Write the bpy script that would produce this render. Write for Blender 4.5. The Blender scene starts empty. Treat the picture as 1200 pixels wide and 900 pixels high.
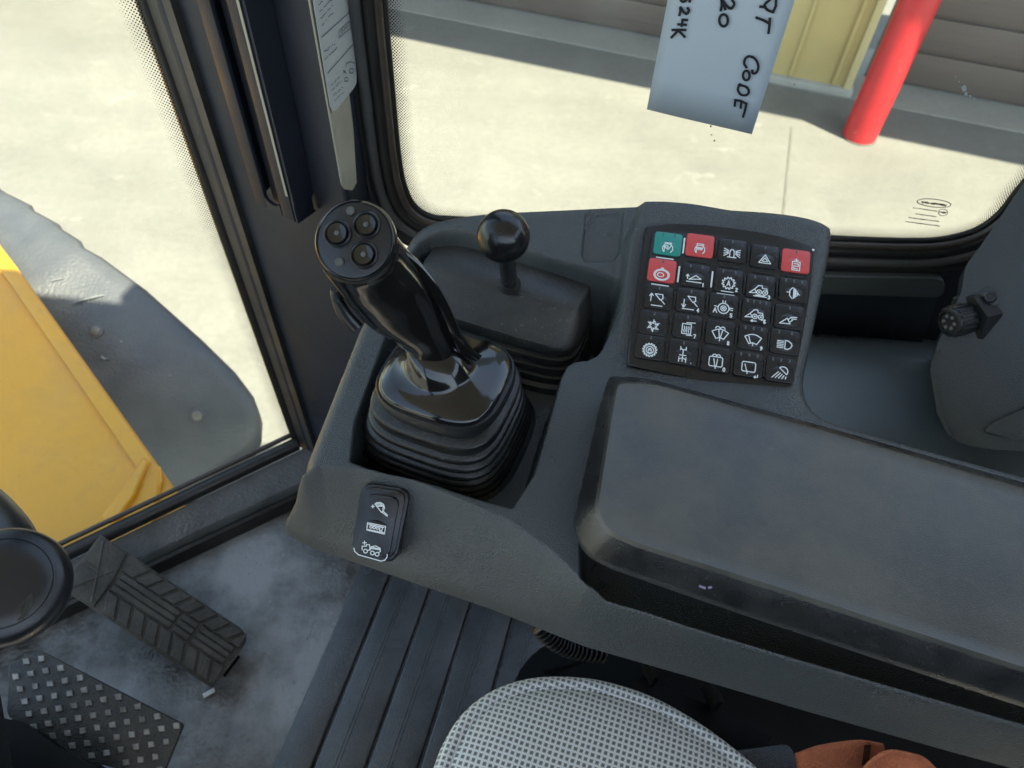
import bpy, bmesh, math, random
import numpy as np
from mathutils import Vector, Matrix
random.seed(4)
scene = bpy.context.scene

# ------------------------------------------------------------------ camera
F = 840.0; CAMH = 1.05
_u = np.array([35., 690., F]); _u /= np.linalg.norm(_u)
_f = np.array([0, 0, -1.]); _y = _f - (_f @ _u) * _u; _y /= np.linalg.norm(_y)
_x = np.cross(_y, _u)
RW = np.array([_x, _y, _u])
cam_d = bpy.data.cameras.new('camera'); cam_d.sensor_width = 36; cam_d.lens = F / 1200 * 36
cam_d.clip_start = 0.01; cam_d.clip_end = 300
cam = bpy.data.objects.new('camera', cam_d); scene.collection.objects.link(cam); scene.camera = cam
M = Matrix([list(r) for r in RW]).to_4x4(); M.translation = (0, 0, CAMH); cam.matrix_world = M
cam_d.dof.use_dof = True; cam_d.dof.focus_distance = .47; cam_d.dof.aperture_fstop = 14

# ------------------------------------------------------------------ light
SUN_EL = math.radians(64.0); SUN_DIR = Vector((0.72, -0.69, 0)).normalized()   # horizontal direction towards the sun
w = bpy.data.worlds.new('World'); scene.world = w; w.use_nodes = True
nt = w.node_tree; bg = nt.nodes['Background']
sky = nt.nodes.new('ShaderNodeTexSky'); sky.sky_type = 'NISHITA'; sky.sun_disc = False
sky.sun_elevation = SUN_EL; sky.sun_rotation = math.atan2(SUN_DIR.x, SUN_DIR.y)
nt.links.new(sky.outputs[0], bg.inputs[0]); bg.inputs[1].default_value = 0.15
sd = bpy.data.lights.new('sun', 'SUN'); sd.energy = 4.6; sd.angle = math.radians(0.6); sd.color = (1, .96, .90)
so = bpy.data.objects.new('sun', sd); scene.collection.objects.link(so)
tosun = Vector((SUN_DIR.x * math.cos(SUN_EL), SUN_DIR.y * math.cos(SUN_EL), math.sin(SUN_EL)))
so.rotation_euler = tosun.to_track_quat('Z', 'Y').to_euler()
scene.view_settings.view_transform = 'Standard'; scene.view_settings.look = 'None'
scene.view_settings.exposure = 1.95; scene.view_settings.gamma = 1; scene.view_settings.use_curve_mapping = False
scene.view_settings.use_white_balance = True; scene.view_settings.white_balance_temperature = 7900; scene.view_settings.white_balance_tint = 6
scene.cycles.max_bounces = 10; scene.cycles.transparent_max_bounces = 16

# ------------------------------------------------------------------ helpers
C = scene.collection
def ray(x, y): return RW @ np.array([(x - 600) / F, (450 - y) / F, -1.])
def P(x, y, z):
    d = ray(x, y); t = (z - CAMH) / d[2]
    return Vector((d[0] * t, d[1] * t, z))
def PV(x, y, a, b):                       # onto the vertical plane through a, b (xy)
    d = ray(x, y); n = np.array([-(b[1] - a[1]), b[0] - a[0]])
    t = (n @ np.array(a[:2])) / (n @ d[:2])
    return Vector((d[0] * t, d[1] * t, CAMH + d[2] * t))
def PN(x, y, p, n):                       # onto any plane
    d = Vector(ray(x, y)); o = Vector((0, 0, CAMH))
    t = (Vector(p) - o).dot(n) / d.dot(n)
    return o + d * t
AX = Vector((.945, -.326, 0)).normalized(); NX = Vector((.326, .945, 0)).normalized()

ROOT = {}
def tag(o, label=None, cat=None, group=None, kind=None):
    if label: o['label'] = label
    if cat: o['category'] = cat
    if group: o['group'] = group
    if kind: o['kind'] = kind
    return o
def thing(name, label, cat, M=None, group=None):
    o = bpy.data.objects.new(name, None); o.empty_display_size = .02; C.objects.link(o)
    if M is None: M = Matrix()
    elif isinstance(M, Vector): M = Matrix.Translation(M)
    o.matrix_world = M; ROOT[o.name] = M.copy()
    return tag(o, label, cat, group)
def rootM(o):
    while o.parent: o = o.parent
    return ROOT.get(o.name, Matrix())
def link(name, me, m, parent=None):
    o = bpy.data.objects.new(name, me); C.objects.link(o)
    if m and not me.materials: me.materials.append(m)
    if parent: o.parent = parent
    return o
def smooth_mesh(me, ang=35):
    me.polygons.foreach_set('use_smooth', [True] * len(me.polygons))
    me.set_sharp_from_angle(angle=math.radians(ang))
def mesh(name, verts, faces, m, parent=None, local=False, ang=35, sm=True):
    me = bpy.data.meshes.new(name)
    if parent and not local:
        I = rootM(parent).inverted(); verts = [I @ Vector(v) for v in verts]
    me.from_pydata([tuple(v) for v in verts], [], faces); me.validate(); me.update()
    if sm: smooth_mesh(me, ang)
    return link(name, me, m, parent)
def bm_obj(name, bm, m, parent=None, local=False, ang=35, sm=True):
    bmesh.ops.recalc_face_normals(bm, faces=bm.faces)
    if parent and not local: bmesh.ops.transform(bm, matrix=rootM(parent).inverted(), verts=bm.verts)
    me = bpy.data.meshes.new(name); bm.to_mesh(me); bm.free()
    if sm: smooth_mesh(me, ang)
    return link(name, me, m, parent)
def cat_rom(pts, n=8, closed=False):
    pts = [Vector(p) for p in pts]; N = len(pts); out = []
    rng = range(N if closed else N - 1)
    for i in rng:
        if closed: a, b, c, d = pts[i - 1], pts[i], pts[(i + 1) % N], pts[(i + 2) % N]
        else:
            a = pts[i - 1] if i > 0 else pts[0] * 2 - pts[1]; b = pts[i]; c = pts[i + 1]
            d = pts[i + 2] if i + 2 < N else pts[-1] * 2 - pts[-2]
        for k in range(n):
            t = k / n
            out.append(.5 * ((2 * b) + (c - a) * t + (2 * a - 5 * b + 4 * c - d) * t * t + (3 * b - a - 3 * c + d) * t ** 3))
    if not closed: out.append(pts[-1].copy())
    return out
def rounded(pts, r, seg=5):               # fillet the corners of a closed polygon (3D, planar)
    pts = [Vector(p) for p in pts]; N = len(pts); out = []
    rr = r if isinstance(r, (list, tuple)) else [r] * N
    for i in range(N):
        p = pts[i]; a = pts[i - 1] - p; b = pts[(i + 1) % N] - p
        q = min(rr[i], a.length * .48, b.length * .48)
        if q <= 1e-6: out.append(p); continue
        A = p + a.normalized() * q; B = p + b.normalized() * q
        for k in range(seg + 1):
            t = k / seg; out.append(A * (1 - t) ** 2 + p * 2 * t * (1 - t) + B * t * t)
    return out
def prism_bm(bm, pts, d, bev=0, seg=2, bevel_bottom=False):
    vs = [bm.verts.new(p) for p in pts]; n = len(vs)
    bs = [bm.verts.new(Vector(p) + Vector(d)) for p in pts]
    top = bm.faces.new(vs); bot = bm.faces.new(list(reversed(bs)))
    for i in range(n): bm.faces.new([vs[i], bs[i], bs[(i + 1) % n], vs[(i + 1) % n]])
    if bev > 0:
        es = list(top.edges) + (list(bot.edges) if bevel_bottom else [])
        bmesh.ops.bevel(bm, geom=es, offset=bev, segments=seg, profile=.5, affect='EDGES', clamp_overlap=True)
def prism(name, pts, d, m, parent=None, bev=0, seg=2, bb=False, local=False, ang=35):
    bm = bmesh.new(); prism_bm(bm, pts, d, bev, seg, bb)
    return bm_obj(name, bm, m, parent, local, ang)
def box_bm(bm, c, s, bev=0, seg=2, rot=None):
    r = bmesh.ops.create_cube(bm, size=1); vs = r['verts']
    Mx = Matrix.Translation(Vector(c)) @ (rot.to_4x4() if rot else Matrix()) @ Matrix.Diagonal((*s, 1))
    bmesh.ops.transform(bm, matrix=Mx, verts=vs)
    if bev: 
        es = list({e for v in vs for e in v.link_edges})
        bmesh.ops.bevel(bm, geom=es, offset=bev, segments=seg, profile=.5, affect='EDGES', clamp_overlap=True)
def box(name, c, s, m, parent=None, bev=0, seg=2, rot=None, local=False):
    bm = bmesh.new(); box_bm(bm, c, s, bev, seg, rot); return bm_obj(name, bm, m, parent, local)
def loft(name, rings, m, parent=None, cap0=True, cap1=True, local=False, ang=60, closed_u=False, wrap=True):
    n = len(rings[0]); verts = [v for r in rings for v in r]; faces = []
    R_ = len(rings)
    for i in range(R_ if closed_u else R_ - 1):
        j = (i + 1) % R_
        for k in range(n if wrap else n - 1):
            l = (k + 1) % n; faces.append((i * n + k, i * n + l, j * n + l, j * n + k))
    if cap0 and wrap and not closed_u: faces.append(tuple(reversed(range(n))))
    if cap1 and wrap and not closed_u: faces.append(tuple(range((R_ - 1) * n, R_ * n)))
    bm = bmesh.new(); vs = [bm.verts.new(v) for v in verts]
    for f in faces:
        try: bm.faces.new([vs[i] for i in f])
        except ValueError: pass
    return bm_obj(name, bm, m, parent, local, ang)
def frame_of(t, up=Vector((0, 0, 1))):
    t = t.normalized(); a = t.cross(up)
    if a.length < 1e-4: a = t.cross(Vector((0, 1, 0)))
    a.normalize(); return a, a.cross(t)
def tube(name, pts, r, m, parent=None, seg=10, closed=False, flat=1.0, up=Vector((0, 0, 1)), local=False):
    pts = [Vector(p) for p in pts]; N = len(pts); rings = []
    rr = r if isinstance(r, (list, tuple)) else [r] * N
    for i, p in enumerate(pts):
        t = (pts[(i + 1) % N] - pts[i - 1]) if closed else (pts[min(i + 1, N - 1)] - pts[max(i - 1, 0)])
        a, b = frame_of(t, up)
        rings.append([p + a * math.cos(q * 2 * math.pi / seg) * rr[i] + b * math.sin(q * 2 * math.pi / seg) * rr[i] * flat for q in range(seg)])
    return loft(name, rings, m, parent, closed_u=closed, local=local)
def lathe(name, prof, M4, m, parent=None, seg=28, local=False, ang=35):   # prof: (r, z) in frame M4
    rings = [[M4 @ Vector((r * math.cos(k * 2 * math.pi / seg), r * math.sin(k * 2 * math.pi / seg), z)) for k in range(seg)] for r, z in prof]
    return loft(name, rings, m, parent, local=local, ang=ang)
def frame_mat(o, x, y=None, z=None):
    """matrix with origin o; x given and z (normal) given -> y derived"""
    z = Vector(z).normalized(); x = Vector(x); x = (x - z * x.dot(z)).normalized(); y = z.cross(x)
    Mx = Matrix((x, y, z)).transposed().to_4x4(); Mx.translation = Vector(o); return Mx
def strokes_bm(bm, strokes, wd, M4=None, lift=0.0):
    M4 = M4 or Matrix(); k = 0
    for s in strokes:
        for (a, b) in zip(s[:-1], s[1:]):
            a = Vector((a[0], a[1])); b = Vector((b[0], b[1])); t = b - a
            if t.length < 1e-7: continue
            t.normalize(); n = Vector((-t.y, t.x)) * wd / 2; e = t * wd * .35; z = lift + (k % 7) * 6e-6; k += 1
            q = [a - e + n, a - e - n, b + e - n, b + e + n]
            bm.faces.new([bm.verts.new(M4 @ Vector((v.x, v.y, z))) for v in q])
def circ(cx, cy, r, n=14, a0=0, a1=360, ry=None):
    ry = ry or r
    return [(cx + r * math.cos(math.radians(a0 + (a1 - a0) * i / n)), cy + ry * math.sin(math.radians(a0 + (a1 - a0) * i / n))) for i in range(n + 1)]
def gridpatch(name, rows, m, parent=None, n=6, thick=0, ang=50):
    """rows of (px,py,z) control points, splined both ways"""
    R1 = [cat_rom([P(*p) if len(p) == 3 else Vector(p[:3]) for p in r], n) for r in rows]
    cols = list(zip(*R1)); G = [cat_rom(c, n) for c in cols]; rings = list(zip(*G))
    o = loft(name, rings, m, parent, wrap=False, ang=ang)
    if thick:
        md = o.modifiers.new('thick', 'SOLIDIFY'); md.thickness = thick; md.offset = 0
    return o

# ------------------------------------------------------------------ materials
def srgb(r, g, b):
    f = lambda c: ((c / 255 + .055) / 1.055) ** 2.4 if c > 10 else c / 255 / 12.92
    return (f(r), f(g), f(b))
def mat(name, col, rough=.5, metal=0, var=0, vscale=8, col2=None, bump=0, bscale=900, rvar=0, coat=0, detail=4,
        stretch=None, spec=.5, thr=None, rscale=None, speck=0, spcol=(.25, .25, .22), spscale=420, spthr=.70):
    m = bpy.data.materials.new(name); m.use_nodes = True; N = m.node_tree.nodes; L = m.node_tree.links
    b = N['Principled BSDF']; b.inputs['Base Color'].default_value = (*col, 1); b.inputs['Roughness'].default_value = rough
    b.inputs['Metallic'].default_value = metal; b.inputs['Coat Weight'].default_value = coat; b.inputs['Specular IOR Level'].default_value = spec
    tc = N.new('ShaderNodeTexCoord'); vec = tc.outputs['Object']
    if stretch:
        mp = N.new('ShaderNodeMapping'); mp.inputs['Scale'].default_value = stretch; L.new(vec, mp.inputs[0]); vec = mp.outputs[0]
    if var or col2:
        n = N.new('ShaderNodeTexNoise'); n.inputs['Scale'].default_value = vscale; n.inputs['Detail'].default_value = detail
        n.inputs['Roughness'].default_value = .62; L.new(vec, n.inputs['Vector'])
        r = N.new('ShaderNodeValToRGB'); L.new(n.outputs[0], r.inputs[0])
        lo, hi = thr or (.3, .7); r.color_ramp.elements[0].position = lo; r.color_ramp.elements[1].position = hi
        if col2: ca, cb = col, col2
        else: ca = tuple(c * (1 - var) for c in col); cb = tuple(min(1, c * (1 + var)) for c in col)
        r.color_ramp.elements[0].color = (*ca, 1); r.color_ramp.elements[1].color = (*cb, 1)
        L.new(r.outputs[0], b.inputs['Base Color'])
    if speck:
        n5 = N.new('ShaderNodeTexNoise'); n5.inputs['Scale'].default_value = spscale; n5.inputs['Detail'].default_value = 3; L.new(tc.outputs['Object'], n5.inputs['Vector'])
        n6 = N.new('ShaderNodeTexNoise'); n6.inputs['Scale'].default_value = 22; n6.inputs['Detail'].default_value = 5; L.new(tc.outputs['Object'], n6.inputs['Vector'])
        ml = N.new('ShaderNodeMath'); ml.operation = 'MULTIPLY_ADD'; ml.inputs[1].default_value = .35; L.new(n6.outputs[0], ml.inputs[0]); L.new(n5.outputs[0], ml.inputs[2])
        r5 = N.new('ShaderNodeMapRange'); r5.inputs[1].default_value = spthr + .13; r5.inputs[2].default_value = spthr + .21; r5.inputs[4].default_value = speck; L.new(ml.outputs[0], r5.inputs[0])
        m5 = N.new('ShaderNodeMix'); m5.data_type = 'RGBA'; m5.inputs[7].default_value = (*spcol, 1); L.new(r5.outputs[0], m5.inputs[0])
        src = b.inputs['Base Color'].links
        if src: L.new(src[0].from_socket, m5.inputs[6])
        else: m5.inputs[6].default_value = (*col, 1)
        L.new(m5.outputs[2], b.inputs['Base Color'])
    if rvar:
        n2 = N.new('ShaderNodeTexNoise'); n2.inputs['Scale'].default_value = rscale or vscale * 1.7; n2.inputs['Detail'].default_value = 6; L.new(vec, n2.inputs['Vector'])
        mr = N.new('ShaderNodeMapRange'); mr.inputs[1].default_value = .3; mr.inputs[2].default_value = .7
        mr.inputs[3].default_value = max(.02, rough - rvar); mr.inputs[4].default_value = min(1, rough + rvar)
        L.new(n2.outputs[0], mr.inputs[0]); L.new(mr.outputs[0], b.inputs['Roughness'])
    if bump:
        n3 = N.new('ShaderNodeTexNoise'); n3.inputs['Scale'].default_value = bscale; n3.inputs['Detail'].default_value = 2; L.new(tc.outputs['Object'], n3.inputs['Vector'])
        bp = N.new('ShaderNodeBump'); bp.inputs['Strength'].default_value = bump; bp.inputs['Distance'].default_value = 1.0 / bscale
        L.new(n3.outputs[0], bp.inputs['Height']); L.new(bp.outputs[0], b.inputs['Normal'])
    return m
m_console = mat('console_plastic', (.030, .036, .036), .31, var=.2, vscale=9, spec=.8, bump=.9, bscale=1200, rvar=.12, rscale=14, speck=.10)
m_arm = mat('armrest_vinyl', (.018, .020, .017), .36, col2=(.085, .078, .060), spec=.7, vscale=9, bump=.22, bscale=1300, rvar=.17, rscale=9, thr=(.36, .68), detail=8, speck=.06)
m_well = mat('well_plastic', (.035, .038, .04), .6, var=.2, vscale=20, bump=.4, bscale=1200)
m_rubber = mat('boot_rubber', (.009, .010, .010), .40, var=.3, vscale=25, bump=.3, bscale=700, rvar=.12, speck=.12, spthr=.69)
m_rubber2 = mat('worn_boot_rubber', (.017, .019, .019), .40, col2=(.044, .043, .037), vscale=28, bump=.4, bscale=700, rvar=.12, speck=.2, spthr=.69)
m_ball = mat('worn_ball_plastic', (.010, .010, .010), .24, rvar=.05, vscale=60, bump=.05, bscale=300)
m_gloss = mat('gloss_black_plastic', (.007, .007, .007), .13, bump=.012, bscale=150, rvar=.07, vscale=40, coat=.3, speck=.12, spthr=.76)
m_satin = mat('satin_black_plastic', (.012, .013, .015), .33, bump=.1, bscale=1200, rvar=.08, vscale=20)
m_key = mat('keypad_membrane', (.012, .014, .017), .30, bump=.06, bscale=1500, rvar=.06, vscale=40)
m_white = mat('white_print', (.72, .76, .74), .5)
m_led = mat('indicator_print', (.10, .12, .12), .4)
m_teal = mat('teal_key', (.01, .25, .21), .38, var=.06, vscale=60)
m_red = mat('red_key', (.62, .075, .075), .4, var=.06, vscale=60)
m_pillar = mat('navy_paint', (.015, .019, .028), .50, var=.25, vscale=7, bump=.10, bscale=500, rvar=.1, spec=.35)
m_pillar_edge = mat('pillar_rubber', (.035, .032, .03), .45, col2=(.07, .06, .05), vscale=14, rvar=.12, bump=.2, bscale=400)
m_seal = mat('seal_rubber', (.015, .014, .013), .42, var=.25, vscale=22, rvar=.1)
m_seal_br = mat('aged_seal_rubber', (.05, .038, .03), .4, var=.3, vscale=26, rvar=.1)
m_seal_gr = mat('grey_trim_rubber', (.07, .07, .066), .38, var=.2, vscale=15, rvar=.08)
m_floor = mat('worn_floor_paint', (.25, .255, .25), .26, col2=(.042, .036, .028), vscale=4.6, bump=.2, bscale=160, rvar=.14, detail=8, thr=(.43, .60), speck=.4, spthr=.70, spcol=(.03, .03, .028), spscale=160)
m_sill = mat('sill_steel', (.06, .068, .072), .36, col2=(.17, .185, .185), vscale=9, bump=.3, bscale=200, rvar=.15, detail=8, stretch=(1, 1, 1))
m_mat = mat('mat_vinyl', (.042, .045, .045), .20, spec=.8, var=.45, vscale=16, bump=.25, bscale=500, rvar=.12, detail=7)
m_scuff = mat('scuff_line', (.085, .09, .092), .5, var=.4, vscale=60)
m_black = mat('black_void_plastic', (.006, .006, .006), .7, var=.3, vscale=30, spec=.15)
m_steel = mat('worn_steel', (.10, .098, .085), .42, metal=.4, col2=(.40, .39, .36), vscale=60, rvar=.12)
m_pedal = mat('pedal_rubber', (.035, .034, .031), .7, col2=(.10, .094, .078), vscale=24, bump=.5, bscale=350, detail=8)
m_brake = mat('brake_plate', (.025, .027, .026), .6, col2=(.06, .058, .05), vscale=34, bump=.4, bscale=400)
m_yellow = mat('machine_yellow', (.66, .31, .024), .42, var=.05, vscale=3, bump=.1, bscale=120, rvar=.1, detail=7, speck=.12, spcol=(.18, .10, .03), spscale=70, spthr=.70)
m_fender = mat('fender_plastic', (.046, .056, .070), .42, col2=(.092, .100, .106), vscale=4.2, bump=.25, bscale=140, rvar=.1, detail=9, thr=(.35, .8))
m_tyre = mat('tyre_rubber', (.035, .036, .037), .8, col2=(.09, .085, .07), vscale=9, bump=.5, bscale=90)
m_paper = mat('sky_tinted_paper', (.45, .51, .55), .75, var=.015, vscale=30)  # blue of the sky-lit shade is put into the paper colour
m_ink = mat('marker_ink', (.008, .009, .012), .6)
m_label = mat('label_paper', (.36, .38, .37), .45, var=.03, vscale=50)
m_labelink = mat('label_ink', (.07, .08, .09), .6)
m_beige = mat('pale_beige', (.27, .25, .19), .6, col2=(.34, .32, .25), vscale=28, detail=8)
m_conc = None
m_belt = mat('orange_webbing', (.55, .16, .07), .8, var=.25, vscale=30, bump=1, bscale=500)
m_bolt = mat('bolt_head', (.13, .13, .12), .5, var=.2, vscale=90)
m_bolt2 = mat('small_dull_screw', (.07, .07, .066), .45, var=.3, vscale=300)
m_hvac = mat('trim_plastic', (.032, .040, .041), .36, var=.15, vscale=8, bump=.5, bscale=900, rvar=.08)
m_shelf = mat('shelf_plastic', (.068, .078, .076), .34, var=.12, vscale=7, bump=.25, bscale=700, rvar=.08)
m_dark = mat('recess_plastic', (.012, .014, .018), .4, var=.2, vscale=14)
m_tan = mat('tan_wall_metal', (.46, .37, .17), .5, var=.05, vscale=4)
m_tan2 = mat('tan_corner_trim', (.55, .47, .26), .5, var=.04, vscale=4)
m_door = mat('brown_door_metal', (.115, .092, .082), .55, var=.10, vscale=5, stretch=(.3, .3, 14))
m_post = mat('red_post_paint', (.46, .020, .026), .45, var=.14, vscale=9, rvar=.1, detail=8, speck=.5, spcol=(.30, .25, .2), spscale=60, spthr=.72)
m_base = mat('wall_base_concrete', (.33, .34, .31), .85, var=.1, vscale=9)
m_roof = mat('headliner', (.72, .71, .66), .8, var=.05, vscale=10)
m_emblem = mat('emblem_print', (.03, .032, .03), .4)

def concrete(name, c1, c2, c3):
    m = bpy.data.materials.new(name); m.use_nodes = True; N = m.node_tree.nodes; L = m.node_tree.links
    b = N['Principled BSDF']; b.inputs['Roughness'].default_value = .88
    tc = N.new('ShaderNodeTexCoord')
    def noise(s, d, r=.6):
        n = N.new('ShaderNodeTexNoise'); n.inputs['Scale'].default_value = s; n.inputs['Detail'].default_value = d; n.inputs['Roughness'].default_value = r
        L.new(tc.outputs['Object'], n.inputs['Vector']); return n
    a = noise(.9, 8, .65); r = N.new('ShaderNodeValToRGB'); e = r.color_ramp.elements
    e[0].position = .33; e[0].color = (*c1, 1); e[1].position = .68; e[1].color = (*c2, 1); L.new(a.outputs[0], r.inputs[0])
    s = noise(4.2, 10, .7); r2 = N.new('ShaderNodeValToRGB'); r2.color_ramp.elements[0].position = .6; r2.color_ramp.elements[1].position = .74
    r2.color_ramp.elements[0].color = (0, 0, 0, 1); r2.color_ramp.elements[1].color = (1, 1, 1, 1); L.new(s.outputs[0], r2.inputs[0])
    mx = N.new('ShaderNodeMix'); mx.data_type = 'RGBA'; L.new(r.outputs[0], mx.inputs[6]); mx.inputs[7].default_value = (*c3, 1)
    mu = N.new('ShaderNodeMath'); mu.operation = 'MULTIPLY'; mu.inputs[1].default_value = .8; L.new(r2.outputs[0], mu.inputs[0]); L.new(mu.outputs[0], mx.inputs[0])
    gq = noise(26, 9, .75); rg = N.new('ShaderNodeMapRange'); rg.inputs[1].default_value = .3; rg.inputs[2].default_value = .7; rg.inputs[3].default_value = .88; rg.inputs[4].default_value = 1.10; L.new(gq.outputs[0], rg.inputs[0])
    vm = N.new('ShaderNodeVectorMath'); vm.operation = 'SCALE'; L.new(mx.outputs[2], vm.inputs[0]); L.new(rg.outputs[0], vm.inputs['Scale'])
    mpw = N.new('ShaderNodeMapping'); mpw.inputs['Rotation'].default_value = (0, 0, .5); mpw.inputs['Scale'].default_value = (.35, 3.2, 1); L.new(tc.outputs['Object'], mpw.inputs[0])
    tw = N.new('ShaderNodeTexNoise'); tw.inputs['Scale'].default_value = 1.3; tw.inputs['Detail'].default_value = 7; L.new(mpw.outputs[0], tw.inputs['Vector'])
    rt = N.new('ShaderNodeMapRange'); rt.inputs[1].default_value = .35; rt.inputs[2].default_value = .65; rt.inputs[3].default_value = .95; rt.inputs[4].default_value = 1.03; L.new(tw.outputs[0], rt.inputs[0])
    vm2 = N.new('ShaderNodeVectorMath'); vm2.operation = 'SCALE'; L.new(vm.outputs[0], vm2.inputs[0]); L.new(rt.outputs[0], vm2.inputs['Scale']); L.new(vm2.outputs[0], b.inputs['Base Color'])
    f = noise(60, 6); bp = N.new('ShaderNodeBump'); bp.inputs['Strength'].default_value = .25; bp.inputs['Distance'].default_value = .01
    L.new(f.outputs[0], bp.inputs['Height']); L.new(bp.outputs[0], b.inputs['Normal'])
    return m
m_conc = concrete('yard_concrete', (.132, .137, .126), (.168, .173, .160), (.218, .223, .208))
m_apron = concrete('apron_concrete', (.20, .20, .185), (.24, .24, .215), (.27, .27, .245))
m_joint = mat('joint_filler', (.105, .108, .098), .9, var=.2, vscale=12)

def glass_mat():
    m = bpy.data.materials.new('window_glass'); m.use_nodes = True; N = m.node_tree.nodes; L = m.node_tree.links
    N.clear(); o = N.new('ShaderNodeOutputMaterial'); t = N.new('ShaderNodeBsdfTransparent'); t.inputs[0].default_value = (.95, .97, .95, 1)
    g = N.new('ShaderNodeBsdfGlossy'); g.inputs['Roughness'].default_value = .02; fr = N.new('ShaderNodeFresnel'); fr.inputs[0].default_value = 1.3
    ge = N.new('ShaderNodeNewGeometry'); inv = N.new('ShaderNodeMath'); inv.operation = 'SUBTRACT'; inv.inputs[0].default_value = 1; L.new(ge.outputs['Backfacing'], inv.inputs[1]); mu = N.new('ShaderNodeMath'); mu.operation = 'MULTIPLY'; L.new(fr.outputs[0], mu.inputs[0]); L.new(inv.outputs[0], mu.inputs[1])
    mx = N.new('ShaderNodeMixShader'); L.new(mu.outputs[0], mx.inputs[0]); L.new(t.outputs[0], mx.inputs[1]); L.new(g.outputs[0], mx.inputs[2])
    tcd = N.new('ShaderNodeTexCoord'); nd = N.new('ShaderNodeTexNoise'); nd.inputs['Scale'].default_value = 9; nd.inputs['Detail'].default_value = 9; nd.inputs['Roughness'].default_value = .7
    L.new(tcd.outputs['Object'], nd.inputs['Vector']); md_ = N.new('ShaderNodeMapRange'); md_.inputs[1].default_value = .48; md_.inputs[2].default_value = .80; md_.inputs[3].default_value = .012; md_.inputs[4].default_value = .13
    L.new(nd.outputs[0], md_.inputs[0]); df = N.new('ShaderNodeBsdfDiffuse'); df.inputs[0].default_value = (.62, .61, .55, 1); mx2 = N.new('ShaderNodeMixShader')
    L.new(md_.outputs[0], mx2.inputs[0]); L.new(mx.outputs[0], mx2.inputs[1]); L.new(df.outputs[0], mx2.inputs[2]); L.new(mx2.outputs[0], o.inputs[0]); return m
m_glass = glass_mat()

def frit_mat(name, pitch):
    """printed dot band: UV.x along (m), UV.y across 0..1 (1 = outer edge)"""
    m = bpy.data.materials.new(name); m.use_nodes = True; N = m.node_tree.nodes; L = m.node_tree.links
    N.clear(); o = N.new('ShaderNodeOutputMaterial'); t = N.new('ShaderNodeBsdfTransparent'); d = N.new('ShaderNodeBsdfDiffuse'); d.inputs[0].default_value = (.02, .018, .014, 1)
    uv = N.new('ShaderNodeUVMap'); uv.uv_map = 'UVMap'; sp = N.new('ShaderNodeSeparateXYZ'); L.new(uv.outputs[0], sp.inputs[0])
    def mth(op, a, b=None):
        n = N.new('ShaderNodeMath'); n.operation = op
        for i, v in enumerate((a, b)):
            if v is None: continue
            if isinstance(v, (int, float)): n.inputs[i].default_value = v
            else: L.new(v, n.inputs[i])
        return n.outputs[0]
    k = math.pi / pitch
    u = mth('MULTIPLY', sp.outputs[0], k); v = mth('MULTIPLY', sp.outputs[1], k)
    s1 = mth('SINE', mth('ADD', u, v)); s2 = mth('SINE', mth('SUBTRACT', u, v))
    pr = mth('ABSOLUTE', mth('MULTIPLY', s1, s2))
    thr = mth('SUBTRACT', 0.98, mth('MULTIPLY', sp.outputs[2], .78))
    f = mth('GREATER_THAN', pr, thr)
    mx = N.new('ShaderNodeMixShader'); L.new(f, mx.inputs[0]); L.new(t.outputs[0], mx.inputs[1]); L.new(d.outputs[0], mx.inputs[2])
    L.new(mx.outputs[0], o.inputs[0]); return m

# ================================================================== THE YARD
GZ = -1.5
bm = bmesh.new(); bmesh.ops.create_grid(bm, x_segments=2, y_segments=2, size=60)
bmesh.ops.translate(bm, verts=bm.verts, vec=(0, 0, GZ)); ground = tag(bm_obj('ground', bm, m_conc), kind='structure')
WA = Vector((.527, 5.75, 0)); WB = Vector((3.49, 4.82, 0)); WD = (WB - WA).normalized(); WN = Vector((-WD.y, WD.x, 0))   # wall line; WN points away from us
def W(s, n, z): return WA + WD * s + WN * n + Vector((0, 0, z))
# concrete apron along the wall
prism('apron', [W(-9, -.62 * .55, GZ + .012), W(9, -.62 * .55, GZ + .012), W(9, .5, GZ + .012), W(-9, .5, GZ + .012)], (0, 0, -.02), m_apron, bev=.004)
tag(bpy.data.objects['apron'], kind='structure')
def joint(p, q, wd=.012):
    a = P(*p, GZ); b = P(*q, GZ); d = (b - a).normalized(); n = Vector((-d.y, d.x, 0)) * wd / 2; a = a - d * .2; b = b + d * 2.0
    o = mesh('saw_cut_joint', [a + n, a - n, b - n, b + n], [(0, 1, 2, 3)], m_joint); o.location.z = .004; tag(o, kind='structure')
joint((926, 168), (914, 290), .013)

# ------------------------------------------------------------------ building
bd = thing('building', 'commercial building with brown sectional doors and a tan metal wall behind the red post', 'building', Vector((WA.x, WA.y, GZ)))
z0 = GZ + .02; hs = .236
# door sections with grooves between
def door(s0, s1):
    k = 0; z = z0
    while k < 13:
        pts = [W(s0, .0, z + .012), W(s1, .0, z + .012), W(s1, .0, z + hs - .012), W(s0, .0, z + hs - .012)]
        o = prism('door_section', pts, WN * .03, m_door, bd, bev=.008, seg=2); z += hs; k += 1
    box('door_backing', W((s0 + s1) / 2, .05, GZ + 1.6), (s1 - s0, .04, 3.2), m_door, bd, rot=Matrix((WD, WN, (0, 0, 1))).transposed())
door(-8, .75); door(2.02, 8)
RW3 = Matrix((WD, WN, Vector((0, 0, 1)))).transposed()
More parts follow.
